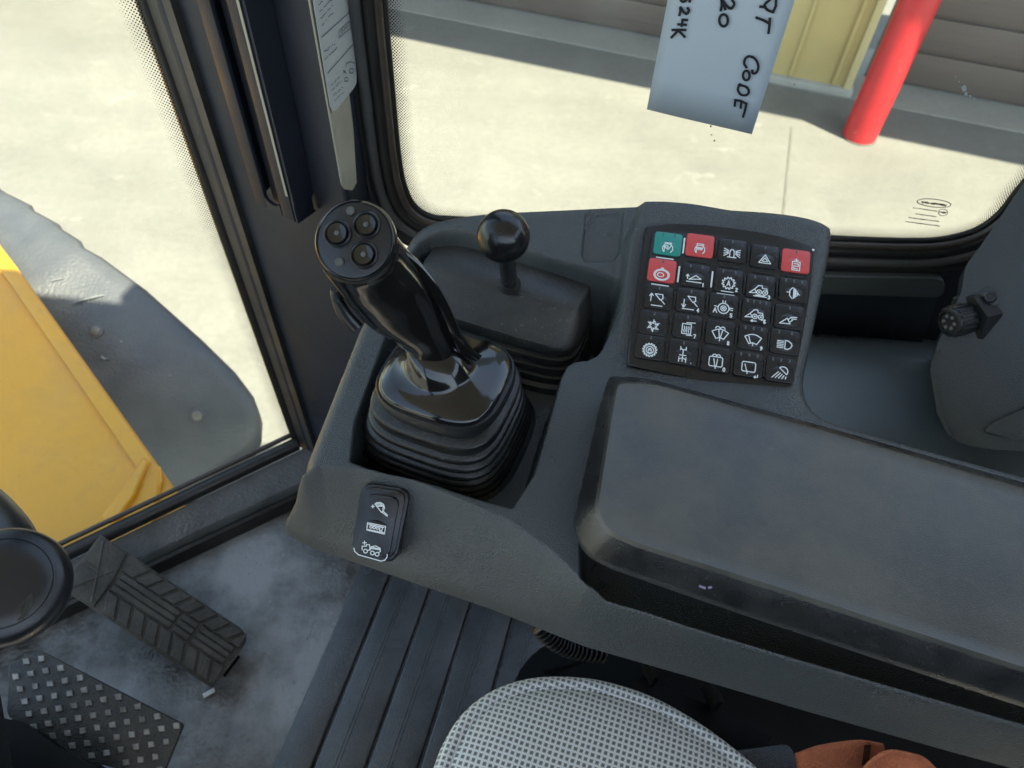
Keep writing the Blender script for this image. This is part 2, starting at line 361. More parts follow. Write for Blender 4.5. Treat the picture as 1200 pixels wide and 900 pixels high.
# tan wall pier, ribbed
box('wall', W(1.37, -.13, GZ + 1.62), (1.06, .32, 3.15), m_tan, bd, rot=RW3, bev=.003)
for s in (.98, 1.50, 1.80):
    box('wall_rib', W(s, -.302, GZ + 1.62), (.028, .02, 3.12), m_tan, bd, rot=RW3, bev=.006)
box('corner_trim', W(1.895, -.300, GZ + 1.62), (.05, .03, 3.14), m_tan2, bd, rot=RW3, bev=.004)
box('wall_base', W(1.37, -.16, GZ + .030), (1.14, .36, .05), m_base, bd, rot=RW3, bev=.006)
for (dx, dz) in ((1.06, .12), (1.15, .13), (1.24, .09)):
    box('anchor_hole', W(dx, -.2915, GZ + dz), (.022, .006, .008), m_black, bd, rot=RW3)
box('lintel', W(0, .2, GZ + 3.35), (18, .5, .35), m_tan, bd, rot=RW3)
box('canopy', W(0, -.60, GZ + 3.62), (18, 1.86, .12), m_tan2, bd, rot=RW3)

# ------------------------------------------------------------------ red bollard
pb = P(1010, 168, GZ); pb = pb + Vector((0, .08, 0))
bo = thing('bollard', 'bright red steel safety post standing on the concrete before the tan wall', 'bollard', pb)
prof = [(.108, 0.002), (.108, 1.22)] + [(.108 * math.cos(a), 1.22 + .06 * math.sin(a)) for a in (.3, .6, .9, 1.2, 1.5)]
lathe('post', prof, Matrix.Translation(pb), m_post, bo, seg=40)
lathe('base_collar', [(.114, 0.001), (.114, .006), (.109, .008)], Matrix.Translation(pb), m_joint, bo, seg=40)

# ------------------------------------------------------------------ tyre, fender, yellow frame
tc_ = Vector((-1.95, .78, -.95))
ty = thing('front_fender', 'blue-grey front wheel fender with rounded tip and tyre lugs at its far edge', 'fender', Vector((tc_.x, tc_.y, GZ)))
# tyre axis along NX, centre tc_
def tyre_pt(a, r, wv): return tc_ + NX * wv + (AX * math.cos(a) + Vector((0, 0, 1)) * math.sin(a)) * r
# (the wheel is placed further out so that its shoulder shows past the fender)
tc_ = P(40, 470, -.75) + Vector((-.55, .42, -.12)); TR = .55
ROOT[ty.name] = Matrix.Translation(Vector((tc_.x, tc_.y, GZ))); ty.matrix_world = ROOT[ty.name]
rings = []
for (wv, r) in ((-.24, .34), (-.26, .45), (-.24, .58), (-.17, TR - .03), (0, TR - .01), (.17, TR - .03), (.24, .58), (.26, .45), (.24, .34)):
    rings.append([tyre_pt(2 * math.pi * k / 56, r, wv) for k in range(56)])
loft('tyre_casing', rings, m_tyre, ty, closed_u=False)
for k in range(22):
    for s in (-1, 1):
        a = 2 * math.pi * (k + (.5 if s > 0 else 0)) / 22; da = .055
        pts = [tyre_pt(a - da, TR - .03, s * .02), tyre_pt(a + da, TR - .03, s * .02), tyre_pt(a + da + .12, TR - .05, s * .27), tyre_pt(a - da + .12, TR - .05, s * .27)]
        nrm = (tyre_pt(a, 1, 0) - tyre_pt(a, 0, 0)) * .045
        bm = bmesh.new(); prism_bm(bm, [p + nrm for p in pts], -nrm, .006, 1); bm_obj('tread_lug', bm, m_tyre, ty)

fe = ty
outer = [(-60, 190, -.12), (0, 225, -.14), (30, 240, -.15), (33, 246, -.15), (62, 262, -.17), (66, 268, -.17), (88, 282, -.19), (92, 290, -.19), (112, 301, -.21), (165, 340, -.25), (230, 398, -.31), (270, 437, -.37), (292, 466, -.42), (300, 488, -.46), (299, 510, -.50), (290, 530, -.53), (262, 552, -.57), (205, 590, -.6)]
op = [P(*p) for p in outer]
# inner row runs under the yellow frame, lower towards the cab
inner = [(-260, 330, -.20), (-230, 380, -.20), (-215, 400, -.21), (-212, 405, -.21), (-190, 425, -.22), (-188, 430, -.22), (-170, 445, -.24), (-168, 450, -.24), (-150, 465, -.26), (-110, 500, -.31), (-50, 550, -.37), (0, 590, -.42), (40, 610, -.47), (60, 625, -.51), (80, 635, -.55), (100, 645, -.58), (120, 655, -.61), (150, 670, -.64)]
ip = [P(*p) - Vector((0, 0, .22)) for p in inner]
rows = []
for t in [i / 16 for i in range(17)]:
    r = []
    for a, b in zip(op, ip):
        p = a.lerp(b, t); p.z += .07 * math.sin(math.pi * min(1, t * 1.1)) - .0
        r.append(p)
    rows.append(r)
bm_rows = []
rolled = [p + Vector((.004, .01, -.045)) for p in op]; edge = [p + Vector((.006, .012, -.012)) for p in op]
o = loft('fender_skin', [rolled, edge] + rows, m_fender, fe, wrap=False, ang=60)
md = o.modifiers.new('thick', 'SOLIDIFY'); md.thickness = .008
def on_fender(px, py):
    from mathutils.bvhtree import BVHTree
    me = o.data; b = BVHTree.FromPolygons([rootM(o) @ v.co for v in me.vertices], [list(p.vertices) for p in me.polygons])
    h = b.ray_cast(Vector((0, 0, CAMH)), Vector(ray(px, py)).normalized()); return h
for (px, py) in ((113, 388), (231, 487)):
    h = on_fender(px, py)
    if h[0]:
        n = h[1] if h[1].z > 0 else -h[1]
        Mb = frame_mat(h[0] + n * .006, (1, 0, 0), z=n)
        lathe('fender_bolt', [(.012, -.004), (.012, .001), (.008, .004), (.003, .005)], Mb, m_bolt, fe, seg=18)
        lathe('bolt_washer', [(.018, -.006), (.018, -.002), (.012, -.001)], Mb, m_fender, fe, seg=24)

def scratch(pts, wd):
    hh = [on_fender(*p) for p in pts]
    if any(h[0] is None for h in hh): return
    q3 = [h[0] + (h[1] if h[1].z > 0 else -h[1]) * .0055 for h in hh]; vv = []; ff = []
    for i_, p in enumerate(q3):
        t = (q3[min(i_ + 1, len(q3) - 1)] - q3[max(i_ - 1, 0)]).normalized(); n = Vector((0, 0, 1)).cross(t).normalized() * wd * (.3 + .7 * math.sin(math.pi * (i_ + .5) / len(q3)))
        vv += [p + n, p - n]
        if i_: ff.append((2 * i_ - 2, 2 * i_ - 1, 2 * i_ + 1, 2 * i_))
    mesh('scratch', vv, ff, m_scr, fe, sm=False)
m_scr = mat('scratch_grey', (.19, .20, .20), .7, var=.3, vscale=80)
scratch([(83, 357), (95, 353), (108, 350), (122, 347)], .003); scratch([(185, 446), (203, 428), (222, 410), (240, 393)], .0012); scratch([(120, 418), (124, 421), (128, 420)], .003)
scratch([(142, 400), (144, 402)], .0025); scratch([(198, 440), (201, 441)], .002); scratch([(60, 330), (75, 327)], .0015)
yf = thing('machine_frame', 'yellow painted frame plate of the machine seen through the front glass', 'machine frame', P(80, 480, -.5))
YZ = -.12
ye = [(-140, 90), (0, 291), (30, 330), (205, 577), (240, 640), (60, 760), (-200, 760), (-400, 300)]
prism('frame_plate', [P(x, y, YZ) for x, y in ye], (0, 0, -.02), m_yellow, yf, bev=.004)
# raised edge flange along the right side
fl = [P(-140, 90, YZ), P(0, 291, YZ), P(30, 330, YZ), P(205, 577, YZ), P(240, 640, YZ)]
off = [p + Vector((-.022, -.018, 0)) for p in fl]
v = []; f = []
bm = bmesh.new()
prism_bm(bm, [p + Vector((0, 0, .012)) for p in fl] + [p + Vector((0, 0, .012)) for p in reversed(off)], (0, 0, -.010), .004, 2); bm_obj('edge_flange', bm, m_yellow, yf)
fo = [p + Vector((.002, .003, 0)) for p in fl]
bm = bmesh.new(); prism_bm(bm, [p + Vector((0, 0, .002)) for p in fo] + [p + Vector((-.008, -.007, .002)) for p in reversed(fl)], (0, 0, -.20), .001, 1); bm_obj('side_plate', bm, m_yellow, yf)
br = [(100, 655, -.20), (104, 622, -.21), (145, 574, -.22), (166, 536, -.225), (184, 545, -.22), (186, 560, -.225), (180, 600, -.23), (176, 640, -.22)]
nb = Vector((-.15, -.25, 1)).normalized()
p0 = P(165, 560, -.095)
bm = bmesh.new(); prism_bm(bm, [PN(x, y, p0, nb) for x, y, _ in br], nb * -.012, .003, 2); bm_obj('bracket', bm, m_yellow, yf)
bm = bmesh.new(); prism_bm(bm, [PN(x, y, p0 + nb * .012, nb) for x, y in ((98, 640), (150, 575), (168, 536), (172, 540), (156, 580), (108, 645))], nb * -.012, .002, 1); bm_obj('bracket_rib', bm, m_yellow, yf)

# ================================================================== THE CAB
FL = 0.0
fa = P(-260, 800, .08); fb = P(345, 515, .08)            # foot of the angled front glass
fa = Vector((fb.x + (-.647 - fb.x) * 2.4, fb.y + (.438 - fb.y) * 2.4, .08))
FD = (fb - fa).normalized(); FN = Vector((-FD.y, FD.x, 0))     # FN points outward
# --- floor
fp = [P(60, 662, 0), P(350, 560, 0), P(352, 552, 0), Vector((-.2, .66, 0)), Vector((1.5, .66, 0)), Vector((1.5, -.9, 0)), Vector((-1.0, -.9, 0)), Vector((-1.0, .2, 0))]
prism('floor', fp, (0, 0, -.03), m_floor); tag(bpy.data.objects['floor'], kind='structure')
# --- sill ledge between glass and floor
sl = thing('front_sill', 'dark painted steel sill ledge along the foot of the angled front glass', 'window sill', fb.copy())
j0 = P(175, 657, .03); j1 = P(345, 577, .03); JD = (j1 - j0).normalized()
j0e = j0 - JD * .9; j1e = j1 + JD * .06
g0 = fa + FN * -.016; g1 = fb + FN * -.016 + FD * .02
prism('sill_plate', [Vector((*j0e.xy, .045)), Vector((*j1e.xy, .045)), Vector((*g1.xy, .070)), Vector((*g0.xy, .070))], (0, 0, -.05), m_sill, sl, bev=.003)
prism('floor_gap_shadow_strip', [Vector((*(j0e - FN * .010).xy, .028)), Vector((*(j1e - FN * .010).xy, .028)), Vector((*(j1e - FN * .001).xy, .030)), Vector((*(j0e - FN * .001).xy, .030))], (0, 0, -.03), m_seal, sl, bev=.002)  # dark strip painted for the shade in the floor gap
bpy.data.objects['floor_gap_shadow_strip'].name = 'gap_shade_strip'
# black gasket at the glass foot, plus light edge line
tube('glass_gasket', [fa + FN * -.010 + Vector((0, 0, .000)), fb + FN * -.010], .011, m_seal, sl, seg=10)
tube('gasket_lip', [fa + FN * .002 + Vector((0, 0, .012)), fb + FN * .002 + Vector((0, 0, .012))], .004, m_seal_br, sl, seg=8)

# --- cab body outside under the sill so the ground is not seen through
cb = thing('cab', 'outer shell of the cab below the windows with a pale roof lining overhead', 'cab', Vector((0, 0, 0)))
prism('roof', [Vector((-.78, .62, 1.62)), Vector((1.5, .62, 1.62)), Vector((1.5, -.74, 1.62)), Vector((-.78, -.74, 1.62))], (0, 0, .06), m_roof, cb, bev=.01)
bm = bmesh.new(); box_bm(bm, (.70, .650, .27), (1.64, .03, .54), .004)
o = bm_obj('side_wall', bm, m_dark, cb)
bm = bmesh.new(); box_bm(bm, (1.48, -.02, .65), (.03, 1.36, 1.30)); bm_obj('rear_wall', bm, m_dark, cb)  # unseen wall, raised to keep out light from behind
bm = bmesh.new(); box_bm(bm, (.45, -.72, .48), (2.1, .03, 1.02)); bm_obj('side_blocker', bm, m_dark, cb)  # unseen panel added to block light from the left side
for (x, y) in ((1.46, .6), (1.46, -.66), (-.58, -.66)):
    box('corner_post', (x, y, .81), (.07, .07, 1.62), m_pillar, cb, bev=.01)

# --- front glass
fg = thing('front_glass', 'angled front window pane with a band of printed dots beside the pillar', 'window pane', fb.copy())
gp = [fa + Vector((0, 0, 0)), fb, fb + Vector((0, 0, 1.5)), fa + Vector((0, 0, 1.5))]
o = prism('pane', gp, FN * .004, m_glass, fg)
def frit(name, path, wid, inward, m, parent, nrm):
    """path pts along the outer edge; inward: fn(i)->unit vector"""
    me_v = []; me_f = []; uvs = []; L_ = 0
    for i, p in enumerate(path):
        if i: L_ += (path[i] - path[i - 1]).length
        me_v += [p + nrm, p + nrm + inward[i] * wid]; uvs += [(L_, 0, 1), (L_, wid, 0)]
        if i: me_f.append((2 * i - 2, 2 * i - 1, 2 * i + 1, 2 * i))
    o = mesh(name, me_v, me_f, m, parent, sm=False)
    uv = o.data.uv_layers.new(name='UVMap'); at = o.data.attributes.new('fade', 'FLOAT', 'POINT')
    for lp in o.data.loops:
        q = uvs[lp.vertex_index]; uv.data[lp.index].uv = (q[0], q[1])
    for i, q in enumerate(uvs): at.data[i].value = q[2]
    return o
m_frit1 = frit_mat('printed_dots_coarse', .0036)
m_frit2 = frit_mat('printed_dots_fine', .0028)
for m in (m_frit1, m_frit2):
    N = m.node_tree.nodes; L = m.node_tree.links
    at = N.new('ShaderNodeAttribute'); at.attribute_name = 'fade'
    for n in N:
        if n.type == 'MATH' and n.operation == 'MULTIPLY' and abs(n.inputs[1].default_value - .78) < 1e-4: L.new(at.outputs['Fac'], n.inputs[0])
pth = [fb + Vector((0, 0, z / 10)) + FD * .006 for z in range(0, 16)]
frit('dot_band', pth, .026, [-FD] * 16, m_frit1, fg, FN * -.002)
pth = [fb + (fa - fb) * (k / 12) + Vector((0, 0, .016)) for k in range(13)]

# --- A pillar
pl = thing('front_pillar', 'dark navy painted cab pillar between the front glass and side window', 'pillar', Vector((-.25, .62, 0)))
def Pb(bearing, y): return Vector((bearing * y, y, 0))
q = [Pb(-.520, .668), Pb(-.505, .645), Pb(-.482, .648), Pb(-.299, .56), Pb(-.29, .562), Pb(-.243, .628), Pb(-.222, .635), Pb(-.215, .66), Pb(-.3, .72), Pb(-.45, .72)]
prism('pillar_body', rounded([p + Vector((0, 0, 1.62)) for p in q], [.002, .006, .004, .008, .006, .006, .004, .004, .01, .01], 4), (0, 0, -1.66), m_pillar, pl)
a1, a2 = Pb(-.523, .664), Pb(-.484, .644)
tube('edge_trim', [Vector((*(a1).xy, z)) for z in (.06, .4, 1.6)], .009, m_seal, pl, seg=10)
mid = (a1 + a2) / 2
dd = (a2 - a1); nn = Vector((dd.y, -dd.x, 0)).normalized()
if nn.y > 0: nn = -nn
prism('edge_cover', [Vector((*(a1 + nn * .004).xy, 1.6)), Vector((*(a2 + nn * .004).xy, 1.6)), Vector((*(a2 - nn * .004).xy, 1.6)), Vector((*(a1 - nn * .004).xy, 1.6))], (0, 0, -1.54), m_pillar_edge, pl)
# slotted bracket rail
pf_a, pf_b = Pb(-.482, .648), Pb(-.299, .56); pfd = (pf_b - pf_a).normalized(); pfn = Vector((pfd.y, -pfd.x, 0))
if pfn.y > 0: pfn = -pfn
ra, rb = pf_a + pfn * .028, pf_b + pfn * .028
zr = PV(345, 258, ra, rb).z; zl = PV(300, 240, ra, rb).z; zb = (zr + zl) / 2
bk = thing('slotted_bracket', 'navy steel channel bracket with a long slot screwed upright on the pillar', 'bracket', Vector((*PV(322, 250, ra, rb).xy, zb)))
L0 = PV(300, 240, ra, rb); R0 = PV(345, 258, ra, rb); L0.z = R0.z = 0
S0 = PV(311, 236, ra, rb); S1 = PV(327, 238, ra, rb); S0.z = S1.z = 0; zs = PV(318, 236, ra, rb).z
Z = lambda p, z, o=0: Vector((p.x, p.y, z)) + pfn * o
# front face in three pieces round the slot, made as one sheet
prism('face_plate', [Z(L0, 1.6), Z(S0, 1.6), Z(S0, zb), Z(L0, zb)], pfn * -.004, m_pillar, bk, bev=.0015)
prism('face_plate', [Z(S1, 1.6), Z(R0, 1.6), Z(R0, zb), Z(S1, zb)], pfn * -.004, m_pillar, bk, bev=.0015)
S0b = S0 + pfd * .0004; S1b = S1 - pfd * .0004
arc = [Z(S0b.lerp(S1b, .5 - .5 * math.cos(a)), zs + .002 - math.sin(a) * .006) for a in [math.pi * i / 10 for i in range(11)]]
prism('slot_end', [Z(S0b, zb + .0005)] + arc + [Z(S1b, zb + .0005)], pfn * -.0036, m_pillar, bk)
prism('slot_backing', [Z(S0, 1.6, -.010), Z(S1, 1.6, -.010), Z(S1, zb, -.010), Z(S0, zb, -.010)], pfn * -.003, m_dark, bk)
prism('side_flange', [Z(R0, 1.6, -.001), Z(R0, 1.6, -.027), Z(R0, zb + .02, -.027), Z(R0, zb, -.001)], pfd * .004, m_pillar, bk, bev=.001)
prism('side_flange', [Z(L0, 1.6, -.001), Z(L0, 1.6, -.027), Z(L0, zb + .012, -.027), Z(L0, zb, -.001)], pfd * .003, m_pillar, bk)
T0 = PV(368, 235, pf_a, pf_b)
mesh('gusset', [Z(R0, zb, 0) + pfd * .004, Vector((T0.x, T0.y, zb)) + pfn * .002, Vector((T0.x, T0.y, zb + .03)) + pfn * .002, Z(R0, zb + .022, 0) + pfd * .004, Z(R0, zb, -.026) + pfd * .004], [(0, 1, 2, 3), (0, 4, 1)], m_pillar, bk, sm=False)
E1 = PV(335, 225, ra, rb); E1.z = 0
prism('pale_edge', [Z(R0, 1.6, .0006) - pfd * .0035, Z(R0, 1.6, .0006) - pfd * .0005, Z(R0, zb + .03, .0006) - pfd * .0005, Z(R0, zb + .03, .0006) - pfd * .0035], pfn * -.0004, m_beige, bk)  # thin beige line along the bracket's right edge

# beige strip painting a patch of light on the pillar, and safety label
la, lb = Pb(-.299, .558), Pb(-.243, .626); ld = (lb - la).normalized(); ln = Vector((ld.y, -ld.x, 0))
if ln.x < 0 and ln.y > 0: ln = -ln
if ln.dot(Vector((0, 0, 0)) - la) < 0: ln = -ln
la2, lb2 = la + ln * .0035, lb + ln * .0035
def LP(x, y, o=0): return PV(x, y, la2 + ln * o, lb2 + ln * o)
st = tag(prism('strip', [LP(352, -60), LP(363, 0), LP(401, 216), LP(405, 222), LP(413, 223), LP(418, 214), LP(414, 150), LP(396, 0), LP(388, -60)], -ln * .0015, m_beige, pl), 'beige strip painted for a bright patch of light on the navy pillar')
lbq = [LP(357, -60, .002), LP(367, 0, .002), LP(387, 124, .002), LP(390, 131, .002), LP(394, 129, .002), LP(415, 103, .002), LP(418, 96, .002), LP(418, 88, .002), LP(410, 0, .002), LP(404, -60, .002)]
lab = thing('warning_label', 'narrow pale grey instruction label stuck on the pillar face', 'label', LP(395, 60, .002))
prism('label_sheet', lbq, -ln * .0004, m_label, lab)
bm = bmesh.new()
def LS(pts, wd=.0007):
    q3 = [LP(x, y, .0027) for x, y in pts]
    for a, b in zip(q3[:-1], q3[1:]):
        t = (b - a).normalized(); n = ln.cross(t).normalized() * wd / 2
        bm.faces.new([bm.verts.new(a + n), bm.verts.new(a - n), bm.verts.new(b - n), bm.verts.new(b + n)])
LS([(377, 44), (410, 14)], .0008); LS([(384, 86), (414, 52)], .0008)
def scribble(x0, y0, x1, y1):
    n = 9; pts = []
    for i in range(n + 1):
        t = i / n; pts.append((x0 + (x1 - x0) * t, y0 + (y1 - y0) * t + (random.random() - .5) * 2.6))
        if random.random() < .22 and len(pts) > 1: LS(pts, .0006); pts = []
    if len(pts) > 1: LS(pts, .0006)
for k in range(6): scribble(371 + k * 1.2, -18 + k * 8 + 8, 389 + k * .4, -34 + k * 8 + 8)
for (x0, y0, x1, y1) in ((380, 62, 393, 50), (381, 69, 395, 56), (388, 99, 399, 89), (389, 105, 400, 95), (391, 112, 402, 102), (392, 118, 403, 108)): scribble(x0, y0, x1, y1)
LS([(398, 44), (397, 37), (409, 25), (411, 33), (398, 44)], .0007)
for k in range(3): LS([(400 + k * 3, 39.5 - k * 3), (401.3 + k * 3, 38 - k * 3), (402 + k * 3, 35 - k * 3), (400 + k * 3, 36.5 - k * 3), (400 + k * 3, 39.5 - k * 3)], .0005)
def LC(cx, cy, r, a0=0, a1=360):
    LS([(cx + r * math.cos(math.radians(a0 + (a1 - a0) * i / 12)), cy + r * 1.1 * math.sin(math.radians(a0 + (a1 - a0) * i / 12))) for i in range(13)], .0007)
LC(406, 93, 2.2); LC(412, 83, 2.6); LC(411, 79, 6, 180, 320); LS([(403, 86), (405, 82)]); LS([(402, 82), (406, 86)])
bm_obj('print', bm, m_labelink, lab, sm=False)

# ------------------------------------------------------------------ right side window (plane y = WY)
WY = .622
def S(x, y, o=0.0):
    d = ray(x, y); t = (WY + o) / d[1]; return Vector((d[0] * t, WY + o, CAMH + d[2] * t))
outl = [S(440, -150), S(452, 0), S(460, 90), S(468, 175), S(475, 215), S(487, 240), S(510, 253), S(560, 259), S(700, 266), S(850, 272), S(970, 277), S(1060, 280), S(1105, 278), S(1142, 268), S(1168, 250), S(1188, 225), S(1215, 190), S(1290, 75), S(1336, 0), S(1400, -100)]
path = cat_rom(outl, 7)
def inw(path):
    r = []
    for i in range(len(path)):
        t = (path[min(i + 1, len(path) - 1)] - path[max(i - 1, 0)]).normalized(); r.append(Vector((-t.z, 0, t.x)))
    return r
iw = inw(path)
if (path[40] + iw[40] * .1).z < path[40].z: iw = [-v for v in iw]
sw = thing('side_window', 'side window pane with rounded lower corners set in an aged rubber seal', 'window', Vector((.15, WY, .57)))
pane = [p - d * .01 + Vector((0, .004, 0)) for p, d in zip(path, iw)]
prism('pane', pane, (0, .004, 0), m_glass, sw)
def ringtube(name, o1, dy, r, m, flat=1.0): tube(name, [p - d * o1 + Vector((0, dy, 0)) for p, d in zip(path, iw)], r, m, sw, seg=10, flat=flat, up=Vector((0, 1, 0)))
frit('dot_band', path, .016, iw, m_frit2, sw, Vector((0, -.0015, 0)))
ringtube('inner_seal', .0015, -.001, .0032, m_seal)
ringtube('seal_lip', .006, -.006, .0042, m_seal_br)
ringtube('outer_seal', .014, -.006, .0065, m_seal)
ringtube('trim_lip', .0245, -.010, .0055, m_seal_gr)
ringtube('frame_edge', .036, -.004, .010, m_seal)
for (dx_, dy_, rr0) in ((1130, 104, 3.4), (1132, 110, 2.6), (1137, 113, 1.6), (1142, 116, 1.3), (1148, 118, 1.1), (1124, 96, .8), (1120, 90, .7)):
    pp_ = [S(dx_ + rr0 * math.cos(a) * random.uniform(.6, 1.1) , dy_ + rr0 * 1.3 * math.sin(a) * random.uniform(.6, 1.1), -.002) for a in [2 * math.pi * k / 9 for k in range(9)]]
    mesh('dried_splash', pp_, [tuple(range(9))], m_label, sw, sm=False)
for (dx_, dy_, rr0) in ((833, 148, 1.2), (834, 158, .9), (837, 165, 1.1), (931, 99, 1.0), (1066, 60, .7)):
    pp_ = [S(dx_ + rr0 * math.cos(a), dy_ + rr0 * math.sin(a), -.002) for a in [2 * math.pi * k / 7 for k in range(7)]]
    mesh('dirt_spot', pp_, [tuple(range(7))], m_joint, sw, sm=False)
# glass maker's etched mark
gm = thing('glass_mark', 'small dark maker mark etched in the lower corner of the side window', 'etched mark', S(1095, 240, -.004))
bm = bmesh.new()
def GS(pts, wd=.0008):
    q3 = [S(x, y, -.004) for x, y in pts]
    for i, (a, b) in enumerate(zip(q3[:-1], q3[1:])):
        t = (b - a).normalized(); n = Vector((0, 1, 0)).cross(t).normalized() * wd / 2
        bm.faces.new([bm.verts.new(a + n), bm.verts.new(a - n), bm.verts.new(b - n), bm.verts.new(b + n)])
th = math.radians(6)
GS([(1094.5 + 20 * math.cos(a) * math.cos(th) - 4.6 * math.sin(a) * math.sin(th), 238 + 20 * math.cos(a) * math.sin(th) + 4.6 * math.sin(a) * math.cos(th)) for a in [2 * math.pi * k / 26 for k in range(27)]], .0009)
def gscr(x0, y0, x1, y1, amp, wd):
    n = int(abs(x1 - x0) / .8); pts = []
    for i in range(n + 1):
        t = i / n; pts.append((x0 + (x1 - x0) * t, y0 + (y1 - y0) * t + amp * (1 if i % 2 else -1) * (.4 + .6 * random.random())))
        if random.random() < .16 and len(pts) > 1: GS(pts, wd); pts = []
    if len(pts) > 1: GS(pts, wd)
gscr(1080, 237, 1109, 240.5, 1.6, .0008)
gscr(1070, 243.5, 1098, 247.5, .8, .0007); gscr(1073, 250.5, 1098, 254, .8, .0007); gscr(1065, 255, 1100, 259.5, .8, .0007); gscr(1061, 259.5, 1101, 265, .8, .0007)
GS([(1105 + 5.5 * math.cos(a), 249 + 4 * math.sin(a)) for a in [2 * math.pi * k / 16 for k in range(17)]], .0007); gscr(1101, 248.5, 1109, 249.5, 1.6, .0007)
bm_obj('mark_print', bm, m_labelink, gm, sm=False)

# ------------------------------------------------------------------ paper tag with handwriting
ta, tb = Vector((.16, .600, 0)), Vector((1.105, .274, 0))
def TP(x, y, o=0):
    n = Vector((ta.y - tb.y, tb.x - ta.x, 0)).normalized()
    if n.y > 0: n = -n
    return PV(x, y, ta + n * o, tb + n * o)
tagp = thing('paper_tag', 'pale paper sheet, tinted for blue skylight, hanging before the side window with black handwriting', 'paper tag', TP(819, 142))
tn = Vector((tb.y - ta.y, -(tb.x - ta.x), 0)).normalized()
c0, c1 = TP(758, 128), TP(881, 157.5); zlo = (c0.z + c1.z) / 2
rows = []
for i in range(9):
    t = i / 8; z = zlo + .26 * t; r = []
    for j in range(9):
        s = j / 8; p = c0.lerp(c1, s); p = Vector((p.x, p.y, z + (c0.z - zlo) * (1 - 2 * s) * 1.0))
        r.append(p + tn * (.0004 * math.sin(s * 5) * (1 - t)))
    rows.append(r)
o = loft('sheet', rows, m_paper, tagp, wrap=False); md = o.modifiers.new('thick', 'SOLIDIFY'); md.thickness = .0005; md.offset = 0
tube('hanging_tape', [rows[-1][4] + Vector((0, 0, -.01)), Vector((rows[-1][4].x, rows[-1][4].y, 1.6))], .002, m_white, tagp, seg=6)
hw = []
def hs_(l, dx=0, dy=0): hw.append([((x + dx) / 5.4545 + 740, (y + dy) / 5.4545) for x, y in l])
hs_([(925, -12), (922, 40), (905, 78)]); hs_([(905, 78), (868, 62), (852, 30), (890, -6)]); hs_([(822, 42), (858, 46)])
hs_([(885, 118), (882, 165), (876, 212)]); hs_([(798, 112), (840, 128), (884, 152)])
hs_([(735, 432), (721, 405), (728, 375), (752, 360), (785, 372), (806, 402), (810, 438), (796, 466), (776, 468), (772, 450)])
hs_(circ(734, 483, 21, 12, ry=30)); hs_([(694, 536), (680, 572), (700, 605), (735, 608), (750, 585), (738, 560), (712, 548), (684, 545)])
hs_([(664, 640), (700, 646), (736, 664)]); hs_([(735, 662), (726, 705), (713, 748)]); hs_([(702, 648), (698, 690)]); hs_([(664, 638), (660, 678)])
UL = {'5': [[(.8, 1), (.15, 1), (.1, .55), (.55, .62), (.8, .3), (.5, 0), (.05, .1)]], '2': [[(.1, .8), (.4, 1), (.75, .78), (.5, .4), (.05, 0), (.45, .04), (.9, 0)]],
      '4': [[(.15, 1), (.1, .42), (.85, .42)], [(.7, .95), (.64, -.05)]], 'K': [[(.12, 1), (.12, 0)], [(.85, 1), (.15, .45), (.9, 0)]]}
def hl(ch, base, c0, ht, wd_): 
    n0 = len(hw)
    for l in UL[ch]: hs_([(base + y * ht - x * 8, c0 + x * wd_) for x, y in l])
    return list(range(n0, len(hw)))
g2 = hl('2', 578, -8, 82, 84); n0 = len(hw); hs_([(582, -5), (590, 30), (600, 60)]); g2.append(n0)
n0 = len(hw); hs_(circ(589, 130, 27, 14, ry=38)); gO = [n0]
g5 = hl('5', 318, -30, 60, 52); g22 = hl('2', 314, 44, 56, 60); g4 = hl('4', 306, 120, 52, 56); gK = hl('K', 262, 184, 86, 62)
kk = 0
for wi, idxs in enumerate(([0, 1, 2], [3, 4], [5], [6], [7], [8, 9, 10, 11], g2, gO, g5, g22, g4, gK)):
    bm = bmesh.new()
    for s in [hw[q] for q in idxs]:
        s3 = cat_rom([Vector((x, y, 0)) for x, y in s], 3) if len(s) > 3 else [Vector((x, y, 0)) for x, y in s]
        q3 = [TP(p.x, p.y, .0022) for p in s3]
        for a, b in zip(q3[:-1], q3[1:]):
            t = (b - a).normalized(); n = tn.cross(t).normalized() * .00105; e = t * .0007; lf = tn * (kk % 5) * 1e-5; kk += 1
            bm.faces.new([bm.verts.new(v + lf) for v in (a - e + n, a - e - n, b + e - n, b + e + n)])
    bm_obj('handwritten_letter', bm, m_ink, tagp, sm=False)

# ------------------------------------------------------------------ wall below the window, ledge, shelf, trim cover
wp = thing('side_ledge', 'narrow dark metal ledge under the side window right of the keypad', 'ledge', S(1035, 335, -.03))
le = [S(880, 322, -.022), S(1103, 327, -.022), S(1108, 333, -.022), S(1105, 346, -.022), S(1098, 349, -.022), S(880, 343, -.022)]
prism('ledge_bar', rounded(le, .004, 3), (0, .02, 0), m_shelf, wp, bev=.004, seg=3)
prism('drop_panel', [S(880, 342, -.016), S(1100, 348, -.016), S(1078, 412, -.016), S(880, 420, -.016)], (0, .01, 0), m_dark, wp, bev=.002)
prism('upper_panel', [S(880, 296, -.006), S(1135, 304, -.006), S(1118, 326, -.006), S(880, 322, -.006)], (0, .01, 0), m_dark, wp, bev=.002)
sh = thing('side_shelf', 'smooth grey moulded shelf between the keypad and the trim cover', 'shelf', P(1020, 450, .48))
